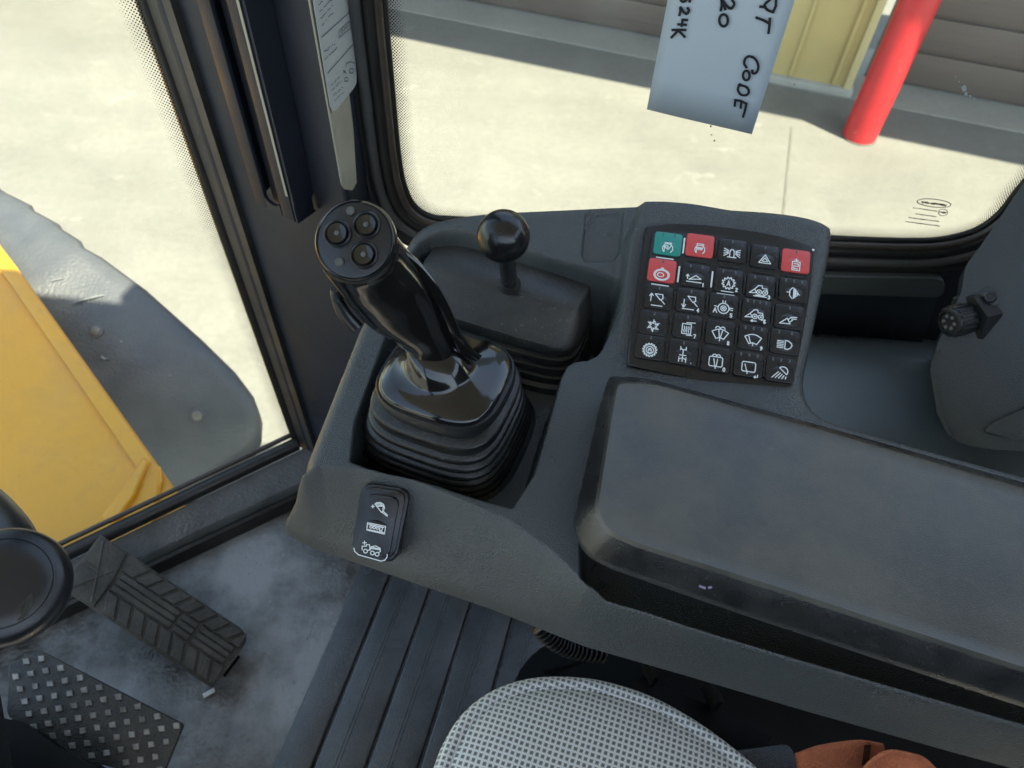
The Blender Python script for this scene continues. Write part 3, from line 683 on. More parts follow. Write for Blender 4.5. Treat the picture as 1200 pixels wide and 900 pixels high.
gridpatch('shelf_top', [
    [(880, 372, .40), (960, 384, .40), (1040, 392, .40), (1100, 398, .40), (1400, 430, .40)],
    [(880, 388, .468), (960, 398, .468), (1040, 405, .468), (1100, 412, .468), (1400, 445, .468)],
    [(880, 402, .484), (960, 414, .484), (1040, 424, .484), (1100, 434, .484), (1400, 468, .484)],
    [(880, 450, .488), (950, 462, .488), (1030, 478, .488), (1100, 490, .488), (1400, 530, .488)],
    [(870, 500, .486), (940, 512, .486), (1020, 535, .486), (1100, 550, .486), (1420, 600, .486)],
    [(850, 560, .484), (930, 590, .484), (1020, 620, .484), (1100, 640, .484), (1440, 720, .484)]], m_shelf, sh, n=7)
tc2 = thing('trim_cover', 'angular grey-green plastic trim cover rising at the right behind the armrest', 'cover', P(1170, 500, .5))
hp0 = P(1120, 400, .60); hn = Vector((-.50, -.62, .60)).normalized()
HQ = lambda x, y, o=0: PN(x, y, hp0 + hn * o, hn)
ho = [(1330, 60), (1200, 213), (1150, 287), (1131, 312), (1127, 342), (1098, 405), (1089, 432), (1098, 485), (1113, 514), (1136, 523), (1165, 527), (1300, 534), (1420, 430)]
prism('cover_shell', rounded([HQ(x, y) for x, y in ho], .006, 3), -hn * .16, m_hvac, tc2, bev=.0025, seg=2)
prism('lower_panel', rounded([HQ(x, y, .0035) for x, y in ((1152, 508), (1158, 498), (1200, 479), (1300, 430), (1330, 520), (1190, 515))], .004, 3), -hn * .005, m_hvac, tc2, bev=.003, seg=3)
bm = bmesh.new(); prism_bm(bm, [HQ(x, y, .0012) for x, y in ((1098, 410), (1102, 409), (1094, 433), (1103, 484), (1117, 510), (1112, 512), (1098, 485), (1090, 433))], -hn * .003, .0006, 1); bm_obj('edge_bead', bm, m_hvac, tc2)
# cable gland / round plug
kp = P(1112, 378, .615)
cn = thing('round_plug', 'black ribbed round plug with hexagonal nut on the trim cover side', 'plug', kp)
Mk = frame_mat(kp, (0, 0, 1), z=(-.93, -.36, .02))
lathe('plug_body', [(.0118, -.030), (.0128, -.020), (.0128, -.003), (.0118, 0), (.0098, .0005), (.0092, -.0015)], Mk, m_rubber, cn, seg=30)
for k in range(14):
    a = 2 * math.pi * k / 14
    bm = bmesh.new(); box_bm(bm, (0, 0, 0), (.0022, .0035, .016), .0005, 1); bmesh.ops.transform(bm, matrix=Mk @ Matrix.Rotation(a, 4, 'Z') @ Matrix.Translation((.0128, 0, -.010)), verts=bm.verts)
    bm_obj('grip_rib', bm, m_rubber, cn)
for k in range(6):
    a = 2 * math.pi * k / 6
    lathe('pin_socket', [(.0016, -.003), (.0016, .0004), (.0009, .0006)], Mk @ Matrix.Translation((.0055 * math.cos(a), .0055 * math.sin(a), 0)), m_bolt, cn, seg=8)
lathe('plug_face', [(.0092, -.004), (.0092, -.0012)], Mk, m_dark, cn, seg=24)
hexr = [[Mk @ Vector((.0225 * s * math.cos(math.pi / 3 * k + .3), .0225 * s * math.sin(math.pi / 3 * k + .3), z)) for k in range(6)] for s, z in ((1, -.034), (1, -.021), (.93, -.019))]
loft('hex_nut', hexr, m_rubber, cn, ang=20)
sc_ = HQ(1160, 348, .001); ms = frame_mat(sc_, (1, 0, 0), z=hn)
sw1 = thing('cover_screw', 'small dark socket screw with washer above the round plug', 'screw', sc_)
lathe('washer', [(.0082, -.001), (.0082, .0012), (.006, .0018)], ms, m_hvac, sw1, seg=26)
lathe('screw_head', [(.0056, .001), (.0054, .0032), (.0038, .0048), (.0026, .005), (.0024, .0030)], ms, m_satin, sw1, seg=22)

# ------------------------------------------------------------------ CONSOLE (moulded body as one height surface)
con = thing('console', 'moulded dark grey control console with raised keypad pod and front switch rail', 'console', P(600, 520, .6))
def pw(l): return np.array([[*P(*p).xy] for p in l])
def chaikin(p, n=2):
    for _ in range(n):
        q = np.roll(p, -1, 0); a = .75 * p + .25 * q; b = .25 * p + .75 * q
        p = np.empty((len(a) * 2, 2)); p[0::2] = a; p[1::2] = b
    return p
def seg_dist(line, X, Y, closed=False):
    d = np.full(X.shape, 1e9); n = len(line)
    for i in range(n if closed else n - 1):
        a = line[i]; b = line[(i + 1) % n]; e = b - a; L2 = e @ e + 1e-15
        t = np.clip(((X - a[0]) * e[0] + (Y - a[1]) * e[1]) / L2, 0, 1)
        d = np.minimum(d, np.hypot(X - a[0] - t * e[0], Y - a[1] - t * e[1]))
    return d
def inside(poly, X, Y):
    c = np.zeros(X.shape, bool); n = len(poly)
    for i in range(n):
        a = poly[i]; b = poly[(i + 1) % n]
        cond = ((a[1] > Y) != (b[1] > Y)) & (X < (b[0] - a[0]) * (Y - a[1]) / (b[1] - a[1] + 1e-15) + a[0])
        c ^= cond
    return c
def sdf(poly, X, Y):
    d = seg_dist(poly, X, Y, True); return np.where(inside(poly, X, Y), -d, d)
sst = lambda t: np.clip(t, 0, 1) ** 2 * (3 - 2 * np.clip(t, 0, 1))
res = .0009
gx = np.arange(-.175, .40, res); gy = np.arange(.05, .475, res)
X, Y = np.meshgrid(gx, gy)
nn_ = .326 * X + .945 * Y
H0 = .660 + .13 * (nn_ - .2) + .42 * np.clip(nn_ - .375, 0, 1)
# keypad plane
kTL, kTR, kBR, kBL = P(757, 262, .724), P(957, 288, .724), P(929, 460, .676), P(734, 430, .676)
kc = (kTL + kTR + kBR + kBL) / 4; e1 = ((kTR - kTL) + (kBR - kBL)).normalized(); e2 = ((kTL - kBL) + (kTR - kBR)).normalized()
kn = e1.cross(e2).normalized()
podz = kc.z - .002 - (kn.x * (X - kc.x) + kn.y * (Y - kc.y)) / kn.z
Kp = chaikin(pw([(737, 244, .720), (790, 240, .724), (850, 247, .724), (930, 260, .724), (968, 272, .722), (976, 286, .720), (960, 380, .70), (943, 480, .676), (900, 484, .674), (722, 446, .674), (714, 425, .676)]), 1)
h = H0.copy()
tK = sst(-sdf(Kp, X, Y) / .009 + .35)
h = np.where(podz > h, h * (1 - tK) + podz * tK, h)
# shallow recess pad on the ridge
Rp = chaikin(pw([(684, 249, .714), (707, 249, .714), (732, 250, .714), (728, 285, .70), (724, 318, .692), (701, 317, .692), (678, 314, .692), (681, 283, .70)]), 1)
h = h - .0045 * sst(-sdf(Rp, X, Y) / .003)
# front rail: crest and bottom lines
crest = [(352, 546, .664), (375, 541, .664), (415, 543, .664), (480, 556, .664), (540, 580, .663), (600, 604, .663), (650, 640, .661), (690, 686, .657), (800, 734, .656), (962, 787, .652), (1200, 860, .650), (1420, 925, .648)]
ZB = lambda s_: .600 + (s_ + .22) * .058
bott = [(1420, 975, .634), (1200, 901, .6275), (1125, 881, .6255), (950, 832, .621), (800, 788, .6165), (687, 756, .613), (575, 712, .6095), (480, 680, .6065), (415, 657, .6045), (360, 637, .6025), (330, 620, .602)]
sS = .945 * X - .326 * Y; zbS = ZB(sS)
cr = pw(crest); bo_ = pw(bott)
front = np.vstack([cr, bo_, pw([(332, 600, .618), (341, 572, .645)])])
dC = seg_dist(cr, X, Y); dB = seg_dist(bo_, X, Y)
endm = (X < -.10) & (seg_dist(pw([(330, 620, .602), (332, 600, .618), (341, 572, .645), (353, 545, .66)]), X, Y) < .02) & ~inside(pw([(353, 545, .66), (421, 393, .664), (600, 300, .66), (600, 604, .66), (480, 556, .664), (415, 543, .664)]), X, Y)
inf = inside(front, X, Y) | endm; t = dC / (dC + dB + 1e-9)
ex = np.interp(X, [-.06, .0, .03, .07], [1.12, 1.45, 1.7, 1.3]); drop = (h - zbS) * np.clip(t ** ex - .03 * np.exp(-t * 14), 0, 1) 
h = np.where(inf, h - drop - .006 * np.clip((t - .86) / .14, 0, 1) ** 2, h)
# back / side outline with a rolled edge
back = [(330, 620, .602), (332, 600, .618), (341, 572, .645), (353, 545, .660), (421, 393, .664), (446, 335, .674), (468, 292, .686), (480, 272, .692), (500, 258, .696), (560, 250, .702), (650, 245, .712), (740, 243, .719), (790, 243, .723), (850, 249, .725), (930, 262, .724), (966, 276, .722), (973, 288, .720), (958, 380, .70), (941, 480, .676), (1000, 520, .66), (1300, 610, .655), (1420, 650, .655)]
back[11:17] = [(740, 243, .719), (800, 243.5, .723), (850, 249, .725), (900, 256, .725), (940, 265, .724), (963, 275, .722), (972, 286, .719)]
bk_ = pw(back)
for _k in range(2):
    q0 = bk_[4:]; q1 = np.empty((2 * (len(q0) - 1), 2)); q1[0::2] = .75 * q0[:-1] + .25 * q0[1:]; q1[1::2] = .25 * q0[:-1] + .75 * q0[1:]
    bk_ = np.vstack([bk_[:4], q0[:1], q1, q0[-1:]]); outline = np.vstack([bk_[::-1][:-1], ])
full = np.vstack([bk_, bo_[:-1]])
sf = sdf(full, X, Y); dK = seg_dist(bk_[3:], X, Y); r_ = .010
h = h - np.where((sf < 0), r_ * (1 - np.sqrt(np.clip(1 - np.clip(1 - dK / r_, 0, 1) ** 2, 0, 1))), 0)
dL = seg_dist(bk_[:4], X, Y); h = h - np.where(sf < 0, .008 * (1 - np.sqrt(np.clip(1 - np.clip(1 - dL / .008, 0, 1) ** 2, 0, 1))), 0)
# joystick / lever well
Wp = chaikin(pw([(402, 537, .66), (456, 398, .664), (470, 345, .675), (480, 300, .682), (497, 287, .684), (530, 284, .684), (563, 291, .684), (630, 315, .683), (713, 340, .681), (724, 350, .681), (718, 375, .679), (708, 407, .676), (695, 424, .674), (666, 428, .672), (655, 449, .670), (613, 598, .661), (560, 584, .661), (500, 562, .662), (440, 548, .663)]), 1)
sW = sdf(Wp, X, Y); tW = sst(-sW / .009 + .15); h = h * (1 - tW) + (.6135) * tW
# channel under the armrest
Cp = chaikin(pw([(684, 600, .66), (679, 640, .66), (681, 690, .657), (800, 733, .655), (962, 785, .652), (1200, 856, .650), (1440, 925, .648), (1500, 700, .65), (1000, 560, .65), (760, 490, .66), (700, 500, .66)]), 1)
sC = sdf(Cp, X, Y); tC = sst(-sC / .008 + .1); h = h * (1 - tC) + np.minimum(h, zbS + .009) * tC
nearfront = seg_dist(bo_, X, Y) < seg_dist(bk_[2:], X, Y)
h = np.where(sf > 0, np.where(nearfront, zbS - .006, np.minimum(h, .66) - .009) - 3.0 * sf, h)
keep = sf < .019
idx = -np.ones(X.shape, int); ii = np.argwhere(keep); idx[keep] = np.arange(keep.sum())
V = np.stack([X[keep], Y[keep], h[keep]], 1)
a = idx[:-1, :-1]; b = idx[:-1, 1:]; c = idx[1:, 1:]; d = idx[1:, :-1]
ok = (a >= 0) & (b >= 0) & (c >= 0) & (d >= 0)
Fc = np.stack([a[ok], b[ok], c[ok], d[ok]], 1)
me = bpy.data.meshes.new('console_body'); I = rootM(con).inverted(); off_ = np.array(rootM(con).translation)
me.from_pydata((V - off_).tolist(), [], Fc.tolist()); me.update()
bm = bmesh.new(); bm.from_mesh(me)
bmesh.ops.bisect_plane(bm, geom=list(bm.verts) + list(bm.edges) + list(bm.faces), plane_co=(-off_[0], -off_[1], ZB(0) - .0035 - off_[2]), plane_no=(-.058 * .945, .058 * .326, 1), clear_inner=True)
bm.to_mesh(me); bm.free(); me.polygons.foreach_set('use_smooth', [True] * len(me.polygons))
cbody = link('console_body', me, m_console, con)

# armrest pad
AZ = .703
arm_out = [(704, 470, .690), (713, 441, .690), (757, 443, .690), (900, 482, .690), (1200, 566, .690), (1480, 640, .690), (1480, 905, .686), (1200, 824, .686), (868, 716, .686), (710, 660, .686), (683, 644, .686), (671, 612, .686)]
arm_in = [(718, 480, AZ), (724, 449, AZ), (762, 449, AZ), (903, 487, AZ), (1200, 572, AZ), (1480, 646, AZ), (1480, 866, AZ), (1200, 784, AZ), (900, 686, AZ), (747, 638, AZ), (711, 622, AZ), (699, 596, AZ)]
def ringpts(l, rad): return rounded([P(*p) for p in l], rad, 5)
ra_ = ringpts(arm_out, [.01, .004, .01, .02, .02, .01, .01, .02, .02, .008, .008, .008]); ri_ = ringpts(arm_in, [.01, .005, .01, .02, .02, .01, .01, .02, .02, .006, .006, .006])
cen = sum(ri_, Vector()) / len(ri_)
rg = [[p + Vector((0, 0, -.030)) + (cen - p).normalized() * .035 for p in ra_], [p + Vector((0, 0, -.010)) + (cen - p).normalized() * .006 for p in ra_], [p + Vector((0, 0, -.006)) + (cen - p).normalized() * .001 for p in ra_],
      [p + Vector((0, 0, -.002)) for p in ra_], [p.lerp(q_, .06) + Vector((0, 0, .0006)) for p, q_ in zip(ra_, ri_)],
      [p.lerp(q_, .88) + Vector((0, 0, .0003)) for p, q_ in zip(ra_, ri_)], [p.lerp(q_, 1.05) + Vector((0, 0, -.0002)) for p, q_ in zip(ra_, ri_)]]
for k in (.04, .15, .35, .6, .85): rg.append([p.lerp(Vector((cen.x, cen.y, AZ)), k) for p in ri_])
ar = loft('armrest_pad', rg, m_arm, con, ang=24)
m_armb = mat('armrest_border_vinyl', (.019, .019, .019), .30, var=.4, vscale=30, spec=.8, bump=.3, bscale=1100, rvar=.1, speck=.12)
ar.data.materials.append(m_armb)
for pi in range(5 * len(ra_)): ar.data.polygons[pi].material_index = 1
tag(ar, 'worn flat grey armrest pad with bevelled border')
box('paint_fleck', P(823, 688, .6965), (.0035, .0013, .0006), mat('violet_fleck', (.22, .20, .32), .5), con, rot=Matrix.Rotation(-.35, 3, 'Z'), bev=.0002)
box('paint_fleck', P(832, 688.5, .6968), (.0022, .0012, .0006), bpy.data.materials['violet_fleck'], con, rot=Matrix.Rotation(.3, 3, 'Z'), bev=.0002)

# ------------------------------------------------------------------ KEYPAD
KM = frame_mat(kc, e1, z=kn)
kp_ = thing('keypad', 'black sealed keypad of five rows of five keys with white symbols and four coloured keys', 'keypad', KM)
def K2(x, y, o=0):                 # pixel -> keypad local xy
    v = KM.inverted() @ PN(x, y, kc + kn * o, kn); return v
def K3(x, y, z): v = K2(x, y, z); return Vector((v.x, v.y, z))
ko = [K3(x, y, .004) for x, y in ((757, 263), (805, 262), (856, 267), (910, 276), (957, 289), (944, 375), (928, 461), (830, 447), (734, 429), (746, 345))]
prism('keypad_frame', rounded(ko, [.003, .02, .02, .02, .003, .02, .003, .02, .003, .02], 3), (0, 0, -.006), m_satin, kp_, bev=.002, seg=3, local=True)
km = [K3(x, y, .0052) for x, y in ((764, 272), (808, 270), (856, 275), (905, 284), (949, 296), (937, 370), (925, 446), (832, 433), (741, 416), (753, 345))]
prism('membrane', rounded(km, [.003, .02, .02, .02, .003, .02, .003, .02, .003, .02], 3), (0, 0, -.002), m_key, kp_, bev=.0008, seg=2, local=True)
ctr = [[(781, 291), (818, 293), (855, 299), (893, 306), (929, 311)], [(774, 322), (813, 328), (851, 334), (888, 341), (926, 345)],
       [(770, 353), (807, 357), (845, 363), (883, 369), (921, 376)], [(764, 383), (803, 387), (841, 394), (879, 400), (916, 405)], [(760, 411), (798, 417), (836, 425), (874, 431), (911, 437)]]
cw = (K2(893, 306) - K2(781, 291)).xy.length / 3; chh = (K2(781, 291) - K2(760, 411)).xy.length / 4
def kcell(r, c): v = K2(*ctr[r][c]); return Vector((v.x, v.y, 0))
bmk = bmesh.new(); hw_, hh_ = cw * .43, chh * .44
prism_bm(bmk, rounded([Vector((-hw_, hh_, .0014)), Vector((hw_, hh_, .0014)), Vector((hw_, -hh_, .0014)), Vector((-hw_, -hh_, .0014))], .0022, 3), (0, 0, -.0014), .0006, 2)
bmesh.ops.recalc_face_normals(bmk, faces=bmk.faces)
key_mesh = bpy.data.meshes.new('key'); bmk.to_mesh(key_mesh); bmk.free(); smooth_mesh(key_mesh); key_mesh.materials.append(m_key)
def dome_mesh():
    bm = bmesh.new(); rings = [(1, 0), (.9, .25), (.7, .6), (.4, .9), (.1, 1)]; prev = None; n = 20
    for s, z in rings:
        cur = [bm.verts.new((cw * .30 * s * math.cos(2 * math.pi * k / n), chh * .24 * s * math.sin(2 * math.pi * k / n) , z * .0011 + .0012)) for k in range(n)]
        if prev:
            for k in range(n): bm.faces.new([prev[k], prev[(k + 1) % n], cur[(k + 1) % n], cur[k]])
        prev = cur
    bm.faces.new(prev); bmesh.ops.translate(bm, verts=bm.verts, vec=(0, -chh * .12, 0))
    me = bpy.data.meshes.new('dome'); bm.to_mesh(me); bm.free(); smooth_mesh(me, 80); me.materials.append(m_key); return me
dome = dome_mesh()
def gear(r, n=14, h=.14): return [p for k in range(n) for p in ((r * math.cos(2 * math.pi * k / n), r * math.sin(2 * math.pi * k / n)), ((r + h) * math.cos(2 * math.pi * (k + .25) / n), (r + h) * math.sin(2 * math.pi * (k + .25) / n)), ((r + h) * math.cos(2 * math.pi * (k + .5) / n), (r + h) * math.sin(2 * math.pi * (k + .5) / n)), (r * math.cos(2 * math.pi * (k + .75) / n), r * math.sin(2 * math.pi * (k + .75) / n)))] + [(r, 0)]
DIG = {'0': [circ(0, 0, .5, 10, ry=1)], '1': [[(-.3, .6), (0, 1), (0, -1)]], '3': [[(-.5, .8), (.1, 1), (.5, .5), (0, .1), (.5, -.4), (.1, -1), (-.5, -.8)]], '2': [[(-.5, .6), (0, 1), (.5, .6), (-.5, -1), (.5, -1)]],
       '4': [[(.2, -1), (.2, 1), (-.5, -.3), (.5, -.3)]], '5': [[(.5, 1), (-.4, 1), (-.45, .15), (.2, .2), (.5, -.4), (.1, -1), (-.5, -.8)]], '6': [[(.4, 1), (-.4, .2), (-.4, -.7), (0, -1), (.45, -.6), (.1, 0), (-.4, -.2)]],
       '7': [[(-.5, 1), (.5, 1), (-.1, -1)]], '8': [circ(0, .5, .4, 8, ry=.45), circ(0, -.5, .48, 8, ry=.5)], '9': [[(.4, .3), (-.1, 0), (-.45, .6), (0, 1), (.4, .6), (.4, -.2), (-.3, -1)]], '.': [[(-.1, -.9), (.1, -.9)]],
       'r': [[(.6, .4), (.6, -.5), (-.6, -.5), (-.2, -.1)], [(-.6, -.5), (-.2, -.9)]]}
def digit(ch, x, y, s=.17): return [[(x + a * s, y + b * s) for a, b in l] for l in DIG[ch]]
tr = lambda l, dx, dy, s=1: [(x * s + dx, y * s + dy) for x, y in l]
loader = [[(-1, -.45), (-.55, -.05), (-.35, -.4), (-1, -.45)], [(-.6, -.1), (-.2, .35), (.1, .35), (.15, .1), (.55, .1), (.65, -.25)], circ(-.12, -.3, .22, 12), circ(.42, -.3, .22, 12), circ(-.12, -.3, .05, 5), circ(.42, -.3, .05, 5)]
bucket = [(-.45, .35), (.25, .35), (.3, -.05), (.05, -.2), (-.45, .35)]
wiper = [(-.75, .3)] + [(-.75 + 1.5 * i / 8, .3 + .28 * math.sin(math.pi * i / 8)) for i in range(9)] + [(.35, -.35), (0, -.22), (-.35, -.35), (-.75, .3)]
rect = [(-.6, .4), (-.5, .5), (.5, .5), (.6, .4), (.6, -.3), (.5, -.4), (-.5, -.4), (-.6, -.3), (-.6, .4)]
ICON = [
 [[circ(0, -.25, .48, 16, -50, 230) + [(-.31, .12)], [(-.3, .12), (-.3, .32), (.3, .32), (.3, .12)], [(-.35, -.1), (.05, -.35), (.3, .05)], circ(-.1, -.1, .13, 8)],
  [circ(0, -.2, .46, 16, -50, 230) + [(-.31, .15)], [(-.3, .15), (-.3, .38), (.3, .38), (.3, .15)], [(-.25, .0), (.25, .0)], [(-.25, -.08), (.25, -.08)], [(-.2, -.2), (.2, -.2)]],
  [[(-.2, -.4), (-.2, .15), (-.1, .32), (.1, .32), (.2, .15), (.2, -.4)], [(-.4, -.45), (.4, -.45)]] + [[(sx * .35, .0 + .1 * k), (sx * .75, -.12 + .25 * k)] for sx in (-1, 1) for k in (-1, 0, 1, 2)],
  [[(0, .42), (-.55, -.42), (.55, -.42), (0, .42)], [(0, .12), (-.27, -.25), (.27, -.25), (0, .12)]],
  [[(-.35, .15), (-.35, -.7), (.35, -.7), (.35, .15), (-.35, .15)], [(0, .15), (0, .45)], [(-.2, -.05), (.2, -.05), (.2, -.3), (-.2, -.3), (-.2, -.55), (.2, -.55)], [(-.15, .3), (.15, .3)]]],
 [[circ(0, -.2, .60, 24, ry=.46), circ(0, -.2, .72, 24, ry=.55), circ(-.1, -.2, .3, 10, ry=.2), [(-.1, .35), (.1, .35), (.1, .48), (-.1, .48), (-.1, .35)]],
  [[(-.75, .25), (-.75, -.15)], [(-.88, .1), (-.75, .28), (-.62, .1)], [(-.6, -.2), (0, .25), (.5, -.05), (-.6, -.2)], [(-.8, -.42), (.55, -.42)]] + digit('1', .75, -.6),
  [gear(.46, 12), [(-.14, -.25), (0, .25), (.14, -.25)], [(-.08, -.1), (.08, -.1)], [(-.6, -.85), (.5, -.85)]] + digit('2', .78, -.55),
  loader + [[(-.6, -.72), (.6, -.72)], [(-.4, -.62), (.4, -.62)]] + digit('3', .8, -.7),
  [[(-.1, .5), (-.35, .2), (-.35, -.3), (-.1, -.6)], [(0, .45), (0, -.55)], [(.1, .4), (.1, -.5)], [(.18, .3), (.18, -.4)], [(.18, .0), (.55, -.15)], [(-.6, 0), (-.35, 0)], [(.25, .2), (.4, 0), (.3, -.3)]]],
 [[[(-.7, .5), (-.7, -.2)], [(-.85, .3), (-.7, .55), (-.52, .35)], tr(bucket, .1, .2), [(.25, 0), (.6, -.35)], [(-.6, -.6), (.4, -.6)]],
  [[(-.6, .3), (-.6, -.45)], [(-.78, -.2), (-.6, -.5), (-.42, -.2)], tr(bucket, .15, .3), [(.3, .1), (.65, -.25)], [(-.7, -.62), (.35, -.62)]] + digit('4', .75, -.6),
  [circ(0, 0, .5, 18), circ(0, 0, .25, 10), circ(0, 0, .1, 6), [(-.1, .52), (-.12, .75)], [(.1, .52), (.12, .75)], [(-.9, -.5), (-.75, -.05), (-.58, -.5)], [(-.85, -.3), (-.65, -.3)], [(.55, .1), (.85, .1)], [(.55, -.05), (.85, -.1)], [(-.55, .1), (-.85, .15)]] + digit('5', .75, -.6),
  loader + [[(-.45, -.75), (.05, -.75)], [(-.3, -.65), (-.45, -.75), (-.3, -.85)], [(.5, -.6), (.8, -.5)]] + digit('6', .8, -.7),
  [[(-.85, -.45), (-.2, .1), (.1, -.4), (-.85, -.45)], [(-.1, .0), (.15, .25), (.65, .3)], [(.2, .1), (.6, .12)], [(.1, -.2), (.3, .0)]]],
 [[gear(.28, 6, .16)] + [[(0, 0), (0, 0)]] + [[(.2 * math.cos(a), .2 * math.sin(a)), (.58 * math.cos(a), .58 * math.sin(a))] for a in [math.pi / 3 * k + .52 for k in range(6)]],
  [[(-.45, .5), (.35, .5), (.35, -.45), (-.45, -.45), (-.45, .5)]] + [[(x, .25), (x + .07, .05), (x - .03, -.1), (x + .04, -.3)] for x in (-.27, -.07, .13)] + [[(-.1, .62), (.7, .68)], [(.0, -.58), (.5, -.55)]] + digit('7', .75, -.6),
  [wiper, [(-.05, -.2), (-.15, .5)], [(.05, -.2), (.2, .5)], [(0, -.55), (0, -.3)], circ(-.25, .62, .2, 8, 0, 180), circ(.2, .62, .2, 8, 0, 180)] + digit('8', .8, -.65),
  [wiper, [(-.2, -.28), (-.4, .35)], [(0, -.5), (0, -.25)]] + digit('9', .8, -.65),
  [[(.0, .4), (.25, .4), (.55, .2), (.62, 0), (.5, -.25), (.25, -.4), (.0, -.4), (0, .4)]] + [[(-.7, .32 - .16 * k), (-.15, .32 - .16 * k)] for k in range(5)]],
 [[gear(.50, 15), circ(0, 0, .34, 16), [(-.14, 0), (-.14, -.25), (.14, -.25), (.14, 0), (-.14, 0)], circ(0, .05, .11, 8, 0, 180)],
  [[(-.25, .5), (-.25, .8)], [(.25, .5), (.25, .8)], [(-.25, .62), (0, .5), (.25, .62)], [(0, .5), (0, .1)], [(-.3, .0), (.3, .0)], [(-.32, -.2), (-.32, -.65)], [(.32, -.2), (.32, -.65)], [(-.3, -.4), (0, -.25), (.3, -.4)], [(0, -.05), (0, -.6)]] + digit('.', .8, -.5),
  [rect, [(-.05, -.35), (-.2, .3)], [(.08, -.35), (.15, .3)], [(0, -.6), (0, -.35)], circ(-.15, .55, .18, 6, 0, 180), circ(.2, .55, .18, 6, 0, 180)] + digit('0', .8, -.6),
  [rect, [(-.15, -.35), (-.35, .25)], [(-.1, -.6), (-.1, -.35)]] + digit('r', .7, -.7, .25),
  [circ(.2, .15, .42, 12, -40, 140) + [(-.12, .42), (.52, -.12)]] + [[(-.2 + .17 * k, .05 - .1 * k), (-.75 + .3 * k, -.55)] for k in range(5)]]]
LED = [[2, 0, 1, 1, 1], [1, 2, 2, 2, 3], [1, 1, 1, 4, 1], [1, 1, 0, 3, 2], [1, 1, 0, 3, 3]]
COLS = {(0, 0): m_teal, (0, 1): m_red, (0, 4): m_red, (1, 0): m_red}
KLAB = {(0, 0): 'teal key with white engine symbol', (0, 1): 'red key with white engine symbol', (0, 4): 'red key with white box symbol', (1, 0): 'red key under the teal key with a big pale symbol'}
for r in range(5):
    for c in range(5):
        k = bpy.data.objects.new('key', key_mesh); C.objects.link(k); k.parent = kp_
        v = kcell(r, c)
        if r == 0 and c >= 3: pass
        k.location = (v.x, v.y + (.0006), .0052)
        col = COLS.get((r, c))
        if col:
            k.data = key_mesh.copy(); k.data.materials.clear(); k.data.materials.append(col); tag(k, KLAB[(r, c)])
        dm = bpy.data.objects.new('dome', dome); C.objects.link(dm); dm.parent = k
        if col: dm.data = dome.copy(); dm.data.materials.clear(); dm.data.materials.append(col)
        bm = bmesh.new(); s = cw * .33
        strokes_bm(bm, [[(x * s, y * s - chh * .12) for x, y in l] for l in ICON[r][c]], .00068, lift=.00245)
        ic = bm_obj('symbol', bm, m_white, k, local=True, sm=False)
        n = LED[r][c]
        if n:
            bm = bmesh.new()
            for q in range(n):
                x = (q - (n - 1) / 2) * (.0085 if n == 2 else .0042 if n == 4 else .0055)
                strokes_bm(bm, [[(x, chh * .30), (x, chh * .38)]], .0011, lift=.00152)
            bm_obj('indicator', bm, m_led, k, local=True, sm=False)
        # raised divider to the right, groove bar under
        if c < 4:
            v2 = kcell(r, c + 1); m_ = (v + v2) / 2
            box('divider', (m_.x, m_.y, .0057), (.0012, chh * .62, .0016), m_white if (r, c) in ((0, 0), (1, 0), (1, 1)) else m_key, kp_, bev=.0004, local=True)
        if r < 4:
            v2 = kcell(r + 1, c); m_ = (v + v2) / 2
            box('row_bar', (m_.x, m_.y, .0054), (cw * .55, .0009, .0010), m_white if (r, c) in ((0, 0), (1, 0), (1, 2)) else m_key, kp_, bev=.0003, local=True)
# big pale oval on the red key
box('housing_pin', K3(953, 293, .0046), (.0016, .0016, .001), m_white, kp_, bev=.0004, local=True)

# ------------------------------------------------------------------ ROCKER SWITCH on the front rail
s0 = [P(424, 566, .655), P(481, 574, .655), P(463, 661, .6245), P(412, 651, .6245)]
sc = sum(s0, Vector()) / 4; se1 = ((s0[1] - s0[0]) + (s0[2] - s0[3])).normalized(); se2 = ((s0[0] - s0[3]) + (s0[1] - s0[2])).normalized(); sn = se1.cross(se2).normalized()
SM = frame_mat(sc + sn * .0012, se1, z=sn); SI = SM.inverted()
rs = thing('rocker_switch', 'black rocker switch with white bucket and truck symbols on the console front rail', 'switch', SM)
def R2(x, y, z=0): v = SI @ PN(x, y, SM.translation + sn * z, sn); return Vector((v.x, v.y, z))
fr_ = [R2(424, 566, .001), R2(481, 574, .001), R2(463, 661, .001), R2(411, 651, .001)]
prism('switch_frame', rounded(fr_, .007, 5), (0, 0, -.014), m_satin, rs, bev=.0016, seg=3, local=True)
fr2 = [R2(429, 570, .0032), R2(476, 577, .0032), R2(461, 655, .0032), R2(415, 647, .0032)]
prism('inner_bezel', rounded(fr2, .006, 5), (0, 0, -.003), m_satin, rs, bev=.001, seg=2, local=True)
rk = [R2(430, 578, .0055), R2(468, 584, .0055), R2(455, 655, .0055), R2(415, 647, .0055)]
prism('rocker', rounded(rk, .005, 5), (0, 0, -.003), m_satin, rs, bev=.001, seg=3, local=True)
lens = R2(441, 617, .0055); 
rings = [[Vector((lens.x + .0068 * s * math.cos(2 * math.pi * k / 24), lens.y + .0042 * s * math.sin(2 * math.pi * k / 24), .0052 + z)) for k in range(24)] for s, z in ((1, 0), (.92, .0009), (.7, .0015), (.3, .0018))]
loft('lens', rings, m_satin, rs, local=True, ang=70)
bm = bmesh.new(); Zl = .0060
def RL(pts): return [tuple(R2(x / 8.18 + 400, y / 8.18 + 560, Zl).xy) for x, y in pts]
